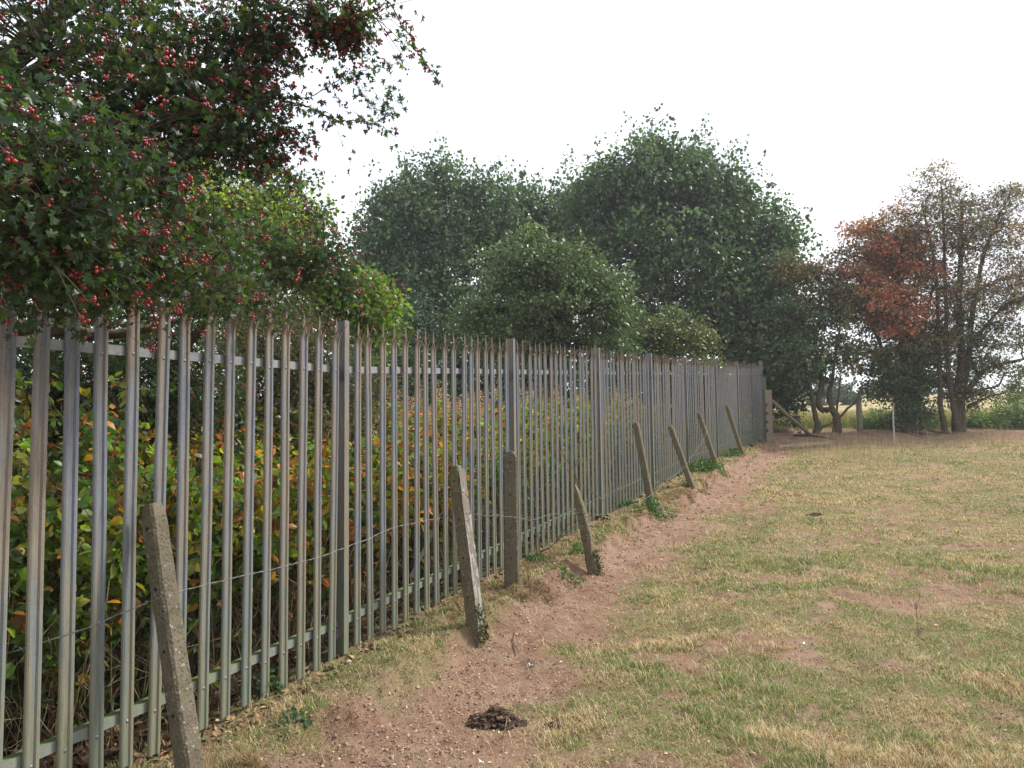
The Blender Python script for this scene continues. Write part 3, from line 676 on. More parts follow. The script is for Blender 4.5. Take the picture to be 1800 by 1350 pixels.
# sparse sprays of the same tree reaching out against the sky
sp = MB(); BP = []; LVp, LDir = [], []
def spray(pts, r0, r1, leaf_step=.022, berry=.16):
    w = np.array([P(a, b, Z) for a, b, Z in pts]); n = len(w); q = np.linspace(0, n-1, (n-1)*8+1)
    c = np.stack([np.interp(q, np.arange(n), w[:, i]) for i in range(3)], 1); c[1:-1] = .25*c[:-2]+.5*c[1:-1]+.25*c[2:]; c[1:-1] += rng.normal(0, .003, c[1:-1].shape)
    sp.tube(c, np.linspace(r0, r1, len(c)), 5, (.10, .07, .05))
    dd = np.cumsum(np.r_[0, np.linalg.norm(np.diff(c, axis=0), axis=1)])
    for t in np.arange(leaf_step, dd[-1], leaf_step):
        p = np.array([np.interp(t, dd, c[:, i]) for i in range(3)]); v = rng.normal(0, 1, 3); v /= np.linalg.norm(v)
        tip = p+v*rng.uniform(.015, .05); sp.tube([p, tip], [.0009, .0006], 3, (.12, .10, .05)); LVp.append(tip); LDir.append(v)
        if rng.random() < .8: LVp.append(p); LDir.append(-v)
        if rng.random() < berry: BP.append(tip+np.array([0, 0, -.012]))
Zs = 3.3
spray([(330, 130, Zs), (400, 150, Zs), (470, 172, Zs), (530, 185, Zs), (560, 195, Zs), (590, 213, Zs), (640, 214, Zs), (670, 220, Zs), (697, 240, Zs-.05)], .006, .0012)
spray([(490, 172, Zs), (545, 172, Zs), (580, 150, Zs+.1), (625, 128, Zs+.15), (670, 115, Zs+.2), (710, 108, Zs+.2)], .003, .001, .024, .05)
spray([(610, 133, Zs+.1), (635, 160, Zs+.1), (660, 190, Zs+.1), (672, 215, Zs+.1)], .0016, .0008, .03)
spray([(590, 213, Zs), (598, 240, Zs), (608, 265, Zs), (621, 290, Zs)], .0012, .0005, .06, .2)
spray([(420, 225, Zs), (470, 230, Zs), (510, 228, Zs), (545, 238, Zs), (560, 255, Zs)], .003, .001, .02, .3)
spray([(500, -10, Zs), (480, 40, Zs), (500, 70, Zs), (520, 100, Zs), (530, 125, Zs)], .004, .001, .02, .3)
spray([(440, -20, Zs), (470, 5, Zs), (520, 25, Zs), (580, 35, Zs), (640, 30, Zs), (680, 5, Zs)], .008, .002, .014, .5)
spray([(640, -30, Zs), (688, 8, Zs), (705, 40, Zs), (722, 68, Zs), (745, 105, Zs), (775, 148, Zs)], .004, .0008, .026, .4)
spray([(715, 60, Zs), (708, 90, Zs), (700, 105, Zs)], .0015, .0008, .016, .2)
spray([(500, 300, 4.2), (530, 340, 4.2), (555, 370, 4.2), (575, 390, 4.2)], .003, .001, .015, .2)
for i in range(34):
    x0, y0 = rng.uniform(430, 650), rng.uniform(0, 45); spray([(x0, y0, Zs), (x0+rng.uniform(-20, 30), y0+rng.uniform(15, 35), Zs+.1), (x0+rng.uniform(-30, 40), y0+rng.uniform(35, 75), Zs+.1)], .0016, .0008, .014, .45)
for i in range(12):
    x0, y0 = rng.uniform(545, 690), rng.uniform(95, 200); spray([(x0, y0, Zs+.1), (x0+rng.uniform(5, 25), y0+rng.uniform(5, 25), Zs+.1), (x0+rng.uniform(15, 55), y0+rng.uniform(10, 55), Zs+.1)], .0012, .0006, .026, .15)
for i in range(40):
    x0, y0 = rng.uniform(380, 480), rng.uniform(60, 290); spray([(x0, y0, Zs), (x0+25, y0+rng.uniform(-10, 25), Zs), (x0+rng.uniform(35, 70), y0+rng.uniform(-10, 45), Zs)], .0016, .0008, .014, .35)
V, F, C = leaf_arrays(T_HAW, np.array(LVp), .033*rng.uniform(.5, 1.15, len(LVp)), palette(HG, HGw, len(LVp)), .2, np.array(LDir), .6)
off = np.array(ht.location)
sp.V = [v-off for v in sp.V]; sp.build('spray_twigs', M_bark, ht); new_mesh('spray_leaves', V-off, F, M_leaf, C, False, ht); berry_mesh(BP, ht, off, .0048)

def trunk_line(px, py, Z, pts, r0):
    r0 = r0*(.62 if px > 1500 else 1)
    return trunk_line0(px, py, Z, pts, r0)
def trunk_line0(px, py, Z, pts, r0):     # trunk from ground at pixel column up through measured points
    g = P(px, py, Z); g[2] = gz(g[0], g[1])-.15
    n = len(pts); return [(g, r0)]+[(P(a, b, Z2), r0*(1-.75*(i+1)/n)) for i, (a, b, Z2) in enumerate(pts)]
# hawthorn behind the fence
tree('hawthorn_tree', 'berry laden hawthorn bush behind the fence, left of the first thick fence post', [trunk_line(250, 900, 6.6, [(270, 760, 6.5), (330, 600, 6.3), (430, 500, 6.0)], .09), trunk_line(120, 900, 6.4, [(100, 700, 6.3), (60, 600, 6.2)], .07)],
     [L(480, 450, 80, 50, 5.6, .5, 24, berries=.9), L(560, 475, 60, 55, 5.6, .4, 20, berries=.95), L(370, 520, 140, 50, 6.3, .6, 34), L(150, 560, 200, 90, 6.3, .6, 60), L(120, 690, 220, 90, 6.2, .5, 70, berries=.4), L(330, 680, 120, 90, 6.6, .5, 40, berries=.4), L(210, 780, 260, 70, 6.6, .5, 50, berries=.3), L(-200, 600, 160, 200, 6.2, .8, 30)],
     leaf=T_HAW, size=.046, per=44, clump=.24, cols=HG, w=[5, 4, 4, 2], berries=.4, twigs=5, brad=.006, limb_r=.55, flat=.75)
# twiggy olive thicket behind
tree('thorn_thicket', 'dense olive brown twiggy thicket behind the first thick fence post', [trunk_line(500, 900, 8.2, [(510, 760, 8.2), (520, 640, 8.2), (540, 560, 8.2)], .07), trunk_line(420, 900, 8., [(410, 700, 8.2), (400, 600, 8.2)], .06)],
     [L(470, 620, 120, 90, 8.3, .7, 70), L(590, 690, 85, 120, 8.6, .7, 60), L(420, 740, 150, 80, 8.2, .6, 60), L(620, 800, 80, 60, 8.6, .5, 30)], cat='bush', leaf=T_KITE, size=.045, per=70, clump=.32,
     cols=[(.09, .085, .035), (.065, .08, .03), (.12, .11, .045), (.05, .06, .025)], w=[4, 4, 2, 3], twigs=9, limb_r=.8, flat=.8)
YG = [(.24, .31, .06), (.19, .27, .055), (.32, .35, .08), (.11, .17, .045)]
tree('field_maple', 'yellow green leafy tree rising behind the hawthorn boughs', [trunk_line(420, 880, 10.5, [(430, 650, 10.5), (420, 500, 10.5), (440, 380, 10.5)], .12)],
     [L(400, 350, 115, 60, 10.4, .9, 60), L(330, 310, 70, 50, 10.4, .8, 26), L(480, 410, 80, 75, 10.3, .8, 45), L(300, 430, 200, 90, 10.8, .9, 80), L(500, 350, 50, 50, 10.6, .5, 18, cols=HG), L(545, 400, 40, 50, 10.4, .4, 14, cols=HG), L(100, 450, 200, 120, 11, 1., 60), L(430, 540, 160, 70, 10.6, .8, 60)],
     size=.075, per=55, clump=.36, cols=YG, w=[4, 4, 3, 3], twigs=4, flat=.7, limb_r=.8)
tree('rowan_tree', 'small bright green tree with red berry clusters just above the first thick fence post', [trunk_line(640, 860, 10.8, [(635, 700, 10.8), (630, 600, 10.8), (640, 520, 10.8)], .07)],
     [L(630, 530, 75, 55, 10.7, .6, 50, berries=.16), L(560, 545, 60, 45, 10.7, .5, 22), L(655, 590, 50, 45, 10.8, .5, 22), L(600, 500, 40, 30, 10.6, .4, 12, berries=.4)],
     size=.085, per=50, clump=.3, cols=[(.10, .17, .03), (.16, .21, .04), (.07, .13, .03)], w=[4, 3, 3], twigs=4, brad=.010, flat=.6, limb_r=.7)
# big dark green trees
DG = [(.060, .104, .048), (.082, .138, .058), (.122, .19, .078), (.038, .066, .036)]
DW = [4, 4, 2, 3]
tree('alder_tree', 'tall dark green tree standing left in the central tree group', [trunk_line(760, 720, 29, [(765, 600, 29), (770, 480, 29), (775, 360, 29)], .24), trunk_line(690, 720, 29, [(690, 560, 29), (680, 450, 29)], .16)],
     [L(760, 400, 95, 85, 29, 2., 90), L(680, 440, 65, 75, 28.6, 1.6, 70), L(660, 560, 60, 60, 28.6, 1.6, 40), L(850, 420, 75, 75, 29.5, 2., 60), L(740, 520, 140, 80, 28.5, 2.2, 120), L(790, 335, 40, 38, 29, 1., 20), L(735, 345, 32, 38, 29, 1., 16), L(845, 350, 25, 38, 29, .8, 10), L(650, 420, 30, 40, 28.6, .8, 8), L(760, 620, 170, 50, 28.5, 2., 60), L(700, 350, 22, 26, 29, .7, 7), L(640, 500, 30, 50, 28.6, .8, 10)],
     size=.165, per=105, clump=.80, cols=DG, w=DW, mat=M_leaf_far, jit=.26, upshoot=.24, twigs=2, limb_r=2., flat=.85)
tree('alder_tree', 'lower dark tree in the dip between the two tall dark trees', [trunk_line(930, 700, 31, [(930, 560, 31), (930, 450, 31), (930, 380, 31)], .2)],
     [L(905, 405, 55, 60, 31, 1.8, 60), L(975, 410, 65, 60, 31, 1.8, 60), L(940, 520, 110, 80, 31, 2., 80), L(915, 350, 22, 30, 31, .8, 9), L(985, 375, 36, 34, 31, .8, 18), L(1025, 370, 30, 40, 31, .8, 18), L(880, 370, 32, 34, 31, .8, 16), L(850, 400, 40, 40, 31, .9, 18)],
     size=.165, per=105, clump=.80, cols=DG, w=DW, mat=M_leaf_far, jit=.26, upshoot=.24, twigs=2, limb_r=2., flat=.85)
tree('alder_tree', 'tallest and widest dark green tree right of the middle of the group', [trunk_line(1180, 740, 27, [(1180, 600, 27), (1175, 450, 27), (1170, 300, 27)], .28), trunk_line(1270, 740, 27, [(1275, 560, 27), (1280, 420, 27)], .2), trunk_line(1090, 740, 27, [(1090, 560, 27), (1090, 400, 27)], .2)],
     [L(1150, 330, 95, 72, 27, 1.9, 95), L(1085, 350, 55, 65, 27, 1.5, 40), L(1240, 370, 70, 75, 27, 1.7, 70), L(1310, 420, 62, 70, 26.5, 1.6, 60), L(1160, 460, 150, 95, 26.5, 2.2, 150), L(1300, 520, 100, 90, 26, 2., 100), L(1350, 500, 45, 70, 25.5, 1.3, 36), L(1180, 288, 38, 25, 27, .9, 16), L(1066, 318, 32, 36, 27, .8, 18), L(1030, 400, 45, 80, 27.5, 1.4, 46), L(1275, 345, 40, 45, 27, 1., 26), L(1375, 450, 30, 50, 26, .9, 18), L(1215, 295, 35, 30, 27, .9, 14), L(1120, 300, 28, 22, 27, .8, 10), L(1365, 400, 18, 30, 26, .6, 7), L(1170, 570, 150, 55, 26.5, 2., 70), L(1330, 600, 95, 60, 25, 1.6, 80), L(1370, 640, 50, 40, 24.4, 1.2, 36)],
     size=.16, per=105, clump=.78, cols=DG, w=DW, mat=M_leaf_far, jit=.26, upshoot=.24, twigs=2, limb_r=2., flat=.85)
OG = [(.105, .155, .055), (.082, .125, .05), (.145, .20, .07), (.06, .095, .04)]
tree('oak_tree', 'paler green oak in front of the dark central trees, above the fence', [trunk_line(960, 780, 17.5, [(965, 660, 17.5), (970, 560, 17.5), (960, 470, 17.5)], .17)],
     [L(940, 455, 45, 40, 17.3, .9, 26), L(1000, 480, 50, 40, 17.3, .9, 26), L(1055, 500, 40, 34, 17.2, .8, 18), L(900, 500, 45, 50, 17.2, .9, 26), L(975, 540, 80, 50, 17., 1.1, 50), L(1070, 545, 42, 40, 17., .8, 22), L(850, 555, 45, 45, 17.4, .8, 24), L(890, 600, 80, 40, 17.2, .8, 34), L(935, 418, 20, 22, 17.3, .4, 6), L(1010, 610, 110, 40, 17.4, .8, 40), L(872, 462, 18, 26, 17.3, .4, 6), L(1030, 455, 18, 22, 17.3, .4, 5), L(990, 440, 20, 18, 17.3, .4, 4), L(1100, 500, 16, 18, 17.2, .3, 3)],
     size=.095, per=85, clump=.42, cols=OG, w=DW, mat=M_leaf_far, upshoot=.12, twigs=3, limb_r=1.3, flat=.65)
tree('oak_tree', 'low brownish green oak just above the fence before the tallest dark tree', [trunk_line(1160, 780, 18.5, [(1160, 680, 18.5), (1165, 600, 18.5)], .1)],
     [L(1130, 585, 60, 35, 18.4, .8, 32), L(1195, 590, 60, 32, 18.4, .8, 30, cols=[(.10, .11, .035), (.085, .11, .035), (.15, .13, .04)]), L(1160, 640, 110, 35, 18.4, .8, 36), L(1235, 600, 25, 22, 18.4, .4, 6, cols=[(.16, .16, .04)]*3), L(1180, 555, 18, 18, 18.4, .3, 5)],
     size=.09, per=75, clump=.36, cols=[(.10, .145, .05), (.085, .125, .045), (.15, .165, .06)], w=[4, 4, 2], mat=M_leaf_far, twigs=3, limb_r=1.1, flat=.65)
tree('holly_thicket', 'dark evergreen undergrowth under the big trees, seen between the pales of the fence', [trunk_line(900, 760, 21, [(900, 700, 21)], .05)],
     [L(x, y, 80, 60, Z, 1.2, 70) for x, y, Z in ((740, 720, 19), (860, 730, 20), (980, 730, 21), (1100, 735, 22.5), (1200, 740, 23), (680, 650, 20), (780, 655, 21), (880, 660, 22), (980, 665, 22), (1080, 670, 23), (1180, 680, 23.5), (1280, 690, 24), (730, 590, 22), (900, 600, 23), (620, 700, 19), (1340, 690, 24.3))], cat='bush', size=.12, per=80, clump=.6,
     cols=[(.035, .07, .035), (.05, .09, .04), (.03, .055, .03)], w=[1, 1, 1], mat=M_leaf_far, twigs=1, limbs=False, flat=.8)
tree('holly_thicket', 'dark leafy undergrowth behind the hawthorn and brambles at the left', [trunk_line(250, 900, 12, [(250, 760, 12)], .05)],
     [L(x, y, 100, 75, 12.5, .8, 34) for x, y in ((-60, 640), (60, 620), (190, 640), (320, 620), (450, 640), (580, 660), (0, 740), (150, 750), (300, 750), (450, 760), (600, 760))], cat='bush', size=.08, per=80, clump=.42,
     cols=[(.04, .07, .03), (.06, .09, .035), (.05, .055, .03)], w=[1, 1, 1], mat=M_leaf_far, twigs=1, limbs=False, flat=.8)
# hedge line trees at the far end of the field
RH = [(.38, .13, .075), (.19, .145, .08), (.48, .16, .09), (.11, .14, .065), (.30, .19, .10)]
GH = [(.075, .12, .05), (.095, .15, .055), (.15, .145, .065), (.21, .12, .06)]
tree('twisted_hawthorn', 'low hawthorn with snaking twisted bare stems just right of the fence end', [
    [(P(1432, 775, 23.0), .15), (P(1438, 752, 23), .12), (P(1434, 735, 23), .085), (P(1428, 700, 23), .07), (P(1422, 665, 23), .05), (P(1410, 600, 23), .03)],
    [(P(1472, 772, 23.1), .20), (P(1472, 745, 23.1), .13), (P(1470, 727, 23.1), .11), (P(1458, 718, 23.1), .10), (P(1444, 722, 23.1), .10), (P(1438, 708, 23.1), .10), (P(1444, 680, 23.1), .09), (P(1440, 640, 23.1), .07), (P(1430, 580, 23.1), .04)],
    [(P(1466, 723, 23.1), .09), (P(1456, 700, 23.1), .08), (P(1462, 670, 23.1), .06), (P(1470, 620, 23.1), .04), (P(1478, 560, 23.1), .02)],
    [(P(1472, 738, 23.1), .05), (P(1490, 718, 23.1), .04), (P(1505, 705, 23.1), .035), (P(1510, 690, 23.1), .02)],
    [(P(1470, 724, 23.1), .04), (P(1474, 700, 23.1), .03), (P(1478, 660, 23.1), .02)],
    [(P(1436, 752, 23.05), .04), (P(1455, 748, 23.), .03), (P(1475, 736, 23.), .022)]],
     [L(1410, 480, 35, 30, 23.5, .7, 16), L(1440, 510, 45, 45, 23.3, .8, 26), L(1400, 560, 60, 60, 23.3, 1., 34, cols=DG), L(1450, 580, 55, 55, 23.2, .9, 28, cols=GH), L(1400, 640, 55, 45, 23.2, .8, 30, cols=DG), L(1465, 640, 45, 35, 23.2, .7, 18, cols=GH), L(1495, 560, 40, 50, 23.3, .7, 16, cols=GH), L(1385, 470, 25, 30, 23.6, .5, 9), L(1475, 460, 20, 25, 23.5, .5, 6)],
     group='hawthorns along the far hedge line', size=.10, per=75, clump=.44, cols=[(.10, .10, .035), (.17, .10, .035), (.07, .09, .03), (.15, .07, .03)], w=[3, 3, 3, 2], mat=M_leaf_far, twigs=5, limb_r=1.1, flat=.5, trunk_k=8, shell=3.2)
tree('red_hawthorn', 'reddish hawthorn with thick dark ivy clad trunk amid the far hedge line', [
    trunk_line(1600, 768, 23.4, [(1600, 700, 23.4), (1590, 600, 23.4), (1575, 500, 23.4), (1570, 420, 23.4)], .42),
    trunk_line(1590, 768, 23.3, [(1575, 690, 23.3), (1545, 600, 23.3), (1520, 520, 23.3)], .18),
    trunk_line(1612, 768, 23.4, [(1612, 690, 23.4), (1620, 600, 23.4), (1640, 500, 23.5)], .24)],
     [L(1560, 430, 65, 28, 23.2, 1., 34), L(1600, 465, 80, 30, 23.2, 1., 44), L(1510, 480, 45, 30, 23.3, .8, 26), L(1540, 530, 70, 35, 22.9, 1., 42), L(1500, 530, 55, 35, 23.1, .8, 26, cols=GH), L(1580, 560, 60, 40, 22.8, .8, 30), L(1600, 600, 75, 45, 23.2, .9, 36, cols=GH), L(1530, 620, 60, 45, 23.3, .9, 26, cols=GH), L(1590, 660, 60, 45, 23.3, .8, 40, cols=DG), L(1545, 680, 35, 35, 23.3, .6, 14, cols=DG), L(1520, 400, 35, 22, 23.4, .6, 9), L(1600, 715, 30, 35, 23.3, .5, 20, cols=DG)],
     group='hawthorns along the far hedge line', size=.10, per=105, clump=.46, cols=RH, w=[5, 2, 3, 2, 2], mat=M_leaf_far, twigs=7, limb_r=1.3, flat=.55, trunk_k=10, shell=2.4, jit=.26)
tree('open_hawthorn', 'tallest thin leaved hawthorn with several bare stems right in the far hedge line', [
    trunk_line(1665, 772, 22.9, [(1655, 735, 22.9), (1652, 680, 22.9), (1650, 560, 22.9), (1640, 440, 22.9), (1620, 360, 22.9)], .17),
    trunk_line(1688, 772, 22.8, [(1676, 715, 22.8), (1668, 660, 22.8), (1662, 560, 22.8), (1660, 420, 22.9), (1655, 330, 22.9)], .17),
    trunk_line(1690, 770, 23.1, [(1690, 700, 23.1), (1700, 640, 23.1), (1710, 540, 23.1), (1730, 440, 23.1), (1760, 370, 23.1)], .22),
    trunk_line(1680, 770, 23.1, [(1690, 640, 23.1), (1685, 520, 23.1), (1690, 420, 23.1), (1690, 350, 23.1)], .24),
    [(P(1695, 690, 23.1), .10), (P(1730, 650, 23.), .06), (P(1770, 637, 23.), .05), (P(1830, 625, 23.), .03)],
    [(P(1695, 700, 23.), .06), (P(1730, 683, 22.9), .035), (P(1755, 680, 22.9), .03), (P(1766, 655, 22.9), .02)],
    [(P(1700, 715, 23.), .06), (P(1735, 698, 22.9), .03), (P(1768, 690, 22.9), .018)],
    [(P(1710, 600, 23.1), .06), (P(1760, 540, 23.), .04), (P(1800, 520, 23.), .025)]],
     [L(1625, 400, 62, 40, 22.9, 1., 30), L(1640, 345, 45, 34, 22.9, .8, 16), L(1700, 355, 55, 36, 23, .9, 20), L(1690, 430, 80, 50, 22.8, 1.1, 44), L(1760, 400, 55, 50, 23, 1., 24), L(1655, 505, 75, 55, 22.7, 1.1, 40), L(1740, 500, 65, 60, 23, 1.1, 26), L(1795, 470, 50, 80, 23, 1., 24), L(1650, 590, 55, 55, 23, 1., 30, cols=GH), L(1725, 600, 50, 50, 23, .9, 18, cols=GH), L(1790, 580, 50, 50, 23.2, .9, 14, cols=GH), L(1750, 640, 30, 26, 23, .6, 8, cols=GH), L(1660, 665, 40, 40, 23.2, .7, 20, cols=GH), L(1780, 345, 40, 30, 23, .7, 10), L(1860, 420, 60, 110, 23.2, 1., 26), L(1860, 580, 60, 60, 23.2, 1., 14), L(1700, 690, 40, 30, 23.2, .6, 14, cols=GH), L(1680, 560, 70, 60, 23.3, .9, 30, cols=GH), L(1720, 660, 60, 40, 23.4, .8, 22, cols=DG), L(1640, 640, 50, 60, 23.5, .8, 26, cols=DG), L(1770, 540, 60, 60, 23.3, .9, 20), L(1580, 430, 50, 40, 23, .8, 16), L(1635, 300, 36, 22, 22.9, .5, 4), L(1560, 380, 35, 22, 22.9, .6, 6)],
     group='hawthorns along the far hedge line', size=.085, per=60, clump=.52, cols=RH+[(.12, .13, .06)], w=[2, 4, 1, 4, 3, 4], mat=M_leaf_far, twigs=11, limb_r=1.3, flat=.62, trunk_k=8, shell=2.2, jit=.26)
HB = [(.12, .19, .05), (.13, .20, .05), (.18, .25, .06), (.07, .11, .035)]
def hedge(label, base, lobes, cols=HB, size=.075, per=70, clump=.3, name='bramble_bush', **k):
    return tree(name, label, [[(base-np.array([0, 0, .1]), .03), (base+np.array([.1, 0, .5]), .015)]], lobes, cat='bush', size=size, per=per, clump=clump, cols=cols, w=[1]*len(cols), mat=M_leaf_far, limb_r=.5, twigs=3, flat=.7, **k)
def gp(px, py, Z): q = P(px, py, Z); q[2] = gz(q[0], q[1]); return q
hedge('wide green bramble hedge right of the many stemmed hawthorn', gp(1740, 760, 24.2), [L(1730, 740, 60, 20, 24.2, .7, 34), L(1790, 730, 50, 32, 24.3, .8, 40), L(1850, 725, 60, 40, 24.3, .8, 36), L(1700, 745, 30, 18, 24.3, .5, 12)], group='brambles under the far hedge line')
hedge('taller green bush at the right edge above the bramble hedge', gp(1785, 760, 25.4), [L(1780, 690, 30, 22, 25.4, .6, 18), L(1830, 670, 50, 50, 25.4, .8, 30), L(1795, 655, 25, 12, 25.4, .4, 5)])
hedge('green bramble patch between the two thin posts of the wire fence', gp(1545, 762, 24.4), [L(1545, 742, 32, 22, 24.4, .6, 26), L(1572, 738, 22, 24, 24.4, .5, 16), L(1520, 748, 20, 14, 24.4, .4, 8)], group='brambles under the far hedge line')
hedge('green bramble patch between the thick trunk and the many stemmed hawthorn', gp(1640, 765, 24.4), [L(1635, 740, 26, 24, 24.4, .5, 18), L(1618, 750, 16, 14, 24.4, .4, 6)], group='brambles under the far hedge line')
hedge('low yellowish green bush behind the wooden gate posts', gp(1385, 765, 25.2), [L(1385, 748, 26, 14, 25.2, .5, 14), L(1420, 755, 30, 9, 25.4, .5, 10)], cols=[(.13, .15, .04), (.17, .14, .045), (.10, .13, .035)])
FG = [(.035, .062, .04), (.045, .075, .045), (.03, .052, .036)]
for lab, px, Z, lo in (('distant dark tree seen through the gap behind the twisted hawthorn', 1390, 62, [L(1385, 690, 40, 28, 62, 2.5, 40), L(1355, 680, 30, 40, 62, 2, 26)]), ('distant rounded tree right of the twisted stems beyond the straw field', 1465, 66, [L(1462, 690, 30, 24, 66, 2.5, 36), L(1490, 700, 18, 12, 66, 1.5, 9)])):
    g = P(px, 720, Z); g[2] = gz(g[0], g[1])-.3
    tree('distant_tree', lab, [[(g, .3), (g+np.array([0, 0, 2.4]), .2)]], lo, size=.28, per=70, clump=1.0, cols=FG, w=[1, 1, 1], mat=M_leaf_far, twigs=1, limb_r=1.5, group='trees beyond the straw field')

# ------------------------------------------------------------------ brambles and tall weeds behind the fence
BRG = [(.07, .13, .035), (.12, .20, .04), (.20, .28, .05), (.045, .085, .03), (.36, .30, .06), (.50, .20, .05), (.42, .11, .04), (.24, .15, .08)]
def keepin(p, b, m=.03):
    w = p+b; d = (w[:, 0]-F0[0])*FN[0]+(w[:, 1]-F0[1])*FN[1]; ex = np.maximum(d+.11+m, 0)
    q = p.copy(); q[:, 0] -= ex*1.5*FN[0]; q[:, 1] -= ex*1.5*FN[1]; return q
def bramble(label, s, d, h, w_, n, wts, size=.072):
    n = int(n*.72)
    p = F0+FT*s+FN*d; b = np.array([p[0], p[1], gz(*p)]); e = empty('bramble_bush', b, label, 'bush', 'brambles behind the steel fence')
    cb = MB(); LV, LF, LC = [], [], []; nn = 0
    for i in range(n):
        a = rng.uniform(0, 2*np.pi); r0 = rng.random()**.5*w_*.6; q0 = np.array([math.cos(a)*r0, math.sin(a)*r0*.7, 0])
        a2 = rng.uniform(0, 2*np.pi); Lh = h*rng.uniform(.6, 1.32); ar = rng.uniform(.3, .8)*w_
        pk = q0+np.array([math.cos(a2)*ar*.5, math.sin(a2)*ar*.5, Lh]); en = q0+np.array([math.cos(a2)*ar*1.2, math.sin(a2)*ar*1.2, Lh*rng.uniform(.45, .85)])
        t = np.linspace(0, 1, 9)[:, None]; c = q0*(1-t)**2+2*t*(1-t)*(pk*1.0+np.array([0, 0, Lh*.35]))+t*t*en
        c += rng.normal(0, .012, c.shape); c = keepin(c, b); cane = palette([(.13, .075, .05), (.20, .15, .09), (.10, .11, .04), (.26, .20, .13)], [3, 3, 2, 2], 1)[0]
        cb.tube(c, np.linspace(.0045, .0018, 9), 4, cane)
        m = int(rng.uniform(15, 26)); q = rng.random(m)**.7*8*.999; ix = q.astype(int); fr = (q-ix)[:, None]; pos = c[ix]*(1-fr)+c[ix+1]*fr
        rn = rng.normal(0, .065, (m, 3)); pos = pos+rn; pos = np.repeat(pos, 3, 0)+rng.normal(0, .018, (m*3, 3))
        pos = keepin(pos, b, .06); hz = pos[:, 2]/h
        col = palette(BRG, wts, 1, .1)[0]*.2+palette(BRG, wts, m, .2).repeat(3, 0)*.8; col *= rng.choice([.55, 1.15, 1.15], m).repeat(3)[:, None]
        low = rng.random(len(col)) < np.clip(.75-hz, 0, .6)  # low leaves coloured darker for shade inside the bush, some browned
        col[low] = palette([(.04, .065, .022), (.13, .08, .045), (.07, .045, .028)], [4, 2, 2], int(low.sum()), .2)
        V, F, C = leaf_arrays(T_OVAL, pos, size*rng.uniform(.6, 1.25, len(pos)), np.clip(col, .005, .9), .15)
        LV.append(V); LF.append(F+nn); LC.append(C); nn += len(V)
    for i in range(int(n*2.2)):         # dead canes and dry grass stalks
        q0 = rng.normal(0, w_*.5, 3); q0[2] = 0; q1 = q0+np.array([rng.normal(0, .3), rng.normal(0, .3), rng.uniform(.2, .8)*h]); cb.tube(keepin(bent(q0, q1, 5, .2), b), np.linspace(.0025, .0012, 5), 3, palette([(.34, .27, .17), (.2, .13, .08)], [2, 1], 1)[0])
    cb.build('stem', M_bark, e); new_mesh('foliage', np.concatenate(LV), np.concatenate(LF), M_leaf, np.concatenate(LC), False, e)
wg = [5, 6, 5, 3, 1.8, 1., .4, .3]; wo_ = [4, 5, 4, 2, 2, 4, 2.5, 1]
places = [(-2.6, -.75, 1.35, .9, 70, wg, 'near green bramble bush at the left edge directly behind the fence'), (-1.8, -.7, 1.25, .8, 75, wg, 'green bramble bush behind the fence, left of the nearest concrete post'),
          (-1.0, -.7, 1.2, .8, 75, [5, 5, 4, 4, 1.5, 1.2, .6, .5], 'bramble bush with some yellow leaves behind the fence, right behind the nearest concrete post'), (-.2, -.75, 1.15, .8, 75, wo_, 'bramble bush turning orange behind the fence, left of the first thick fence post'),
          (.7, -.8, 1.1, .9, 75, wo_, 'orange and green bramble bush behind the fence, right of the first thick fence post'), (1.7, -.8, 1.1, .9, 70, wo_, 'orange tinted bramble bush behind the fence, behind the flaking concrete post'),
          (-2.6, -1.9, 1.75, 1.0, 70, wg, 'tall green bramble bush at the left edge, set back behind the near brambles'), (-1.5, -1.9, 1.65, 1.0, 75, [4, 5, 4, 4, 1.5, 1.5, .7, .5], 'tall bramble bush with yellow tops set back behind the fence under the hawthorn'),
          (-.3, -1.9, 1.5, 1.0, 75, wo_, 'tall bramble bush with orange leaves set back behind the first thick fence post'), (1.0, -2.1, 1.4, 1.1, 75, wo_, 'bramble bush with red leaves set back, left of the flaking concrete post'),
          (2.4, -1.2, 1.2, 1.1, 70, wo_, 'bramble bush behind the fence, behind the round topped concrete post'), (3.9, -1.0, 1.25, 1.1, 60, wg, 'green bramble bush behind the fence, behind the broken concrete post'),
          (5.6, -1.0, 1.3, 1.1, 55, wg, 'bramble bush behind the fence near the third thick fence post'), (7.6, -1.1, 1.3, 1.2, 50, wg, 'bramble bush behind the fence near the fourth thick fence post'), (10., -1.2, 1.4, 1.5, 50, wg, 'bramble bush behind the far part of the fence')]
for s, d, h, w_, n, wt, lab in places: bramble(lab, s, d, h, w_, n, wt)

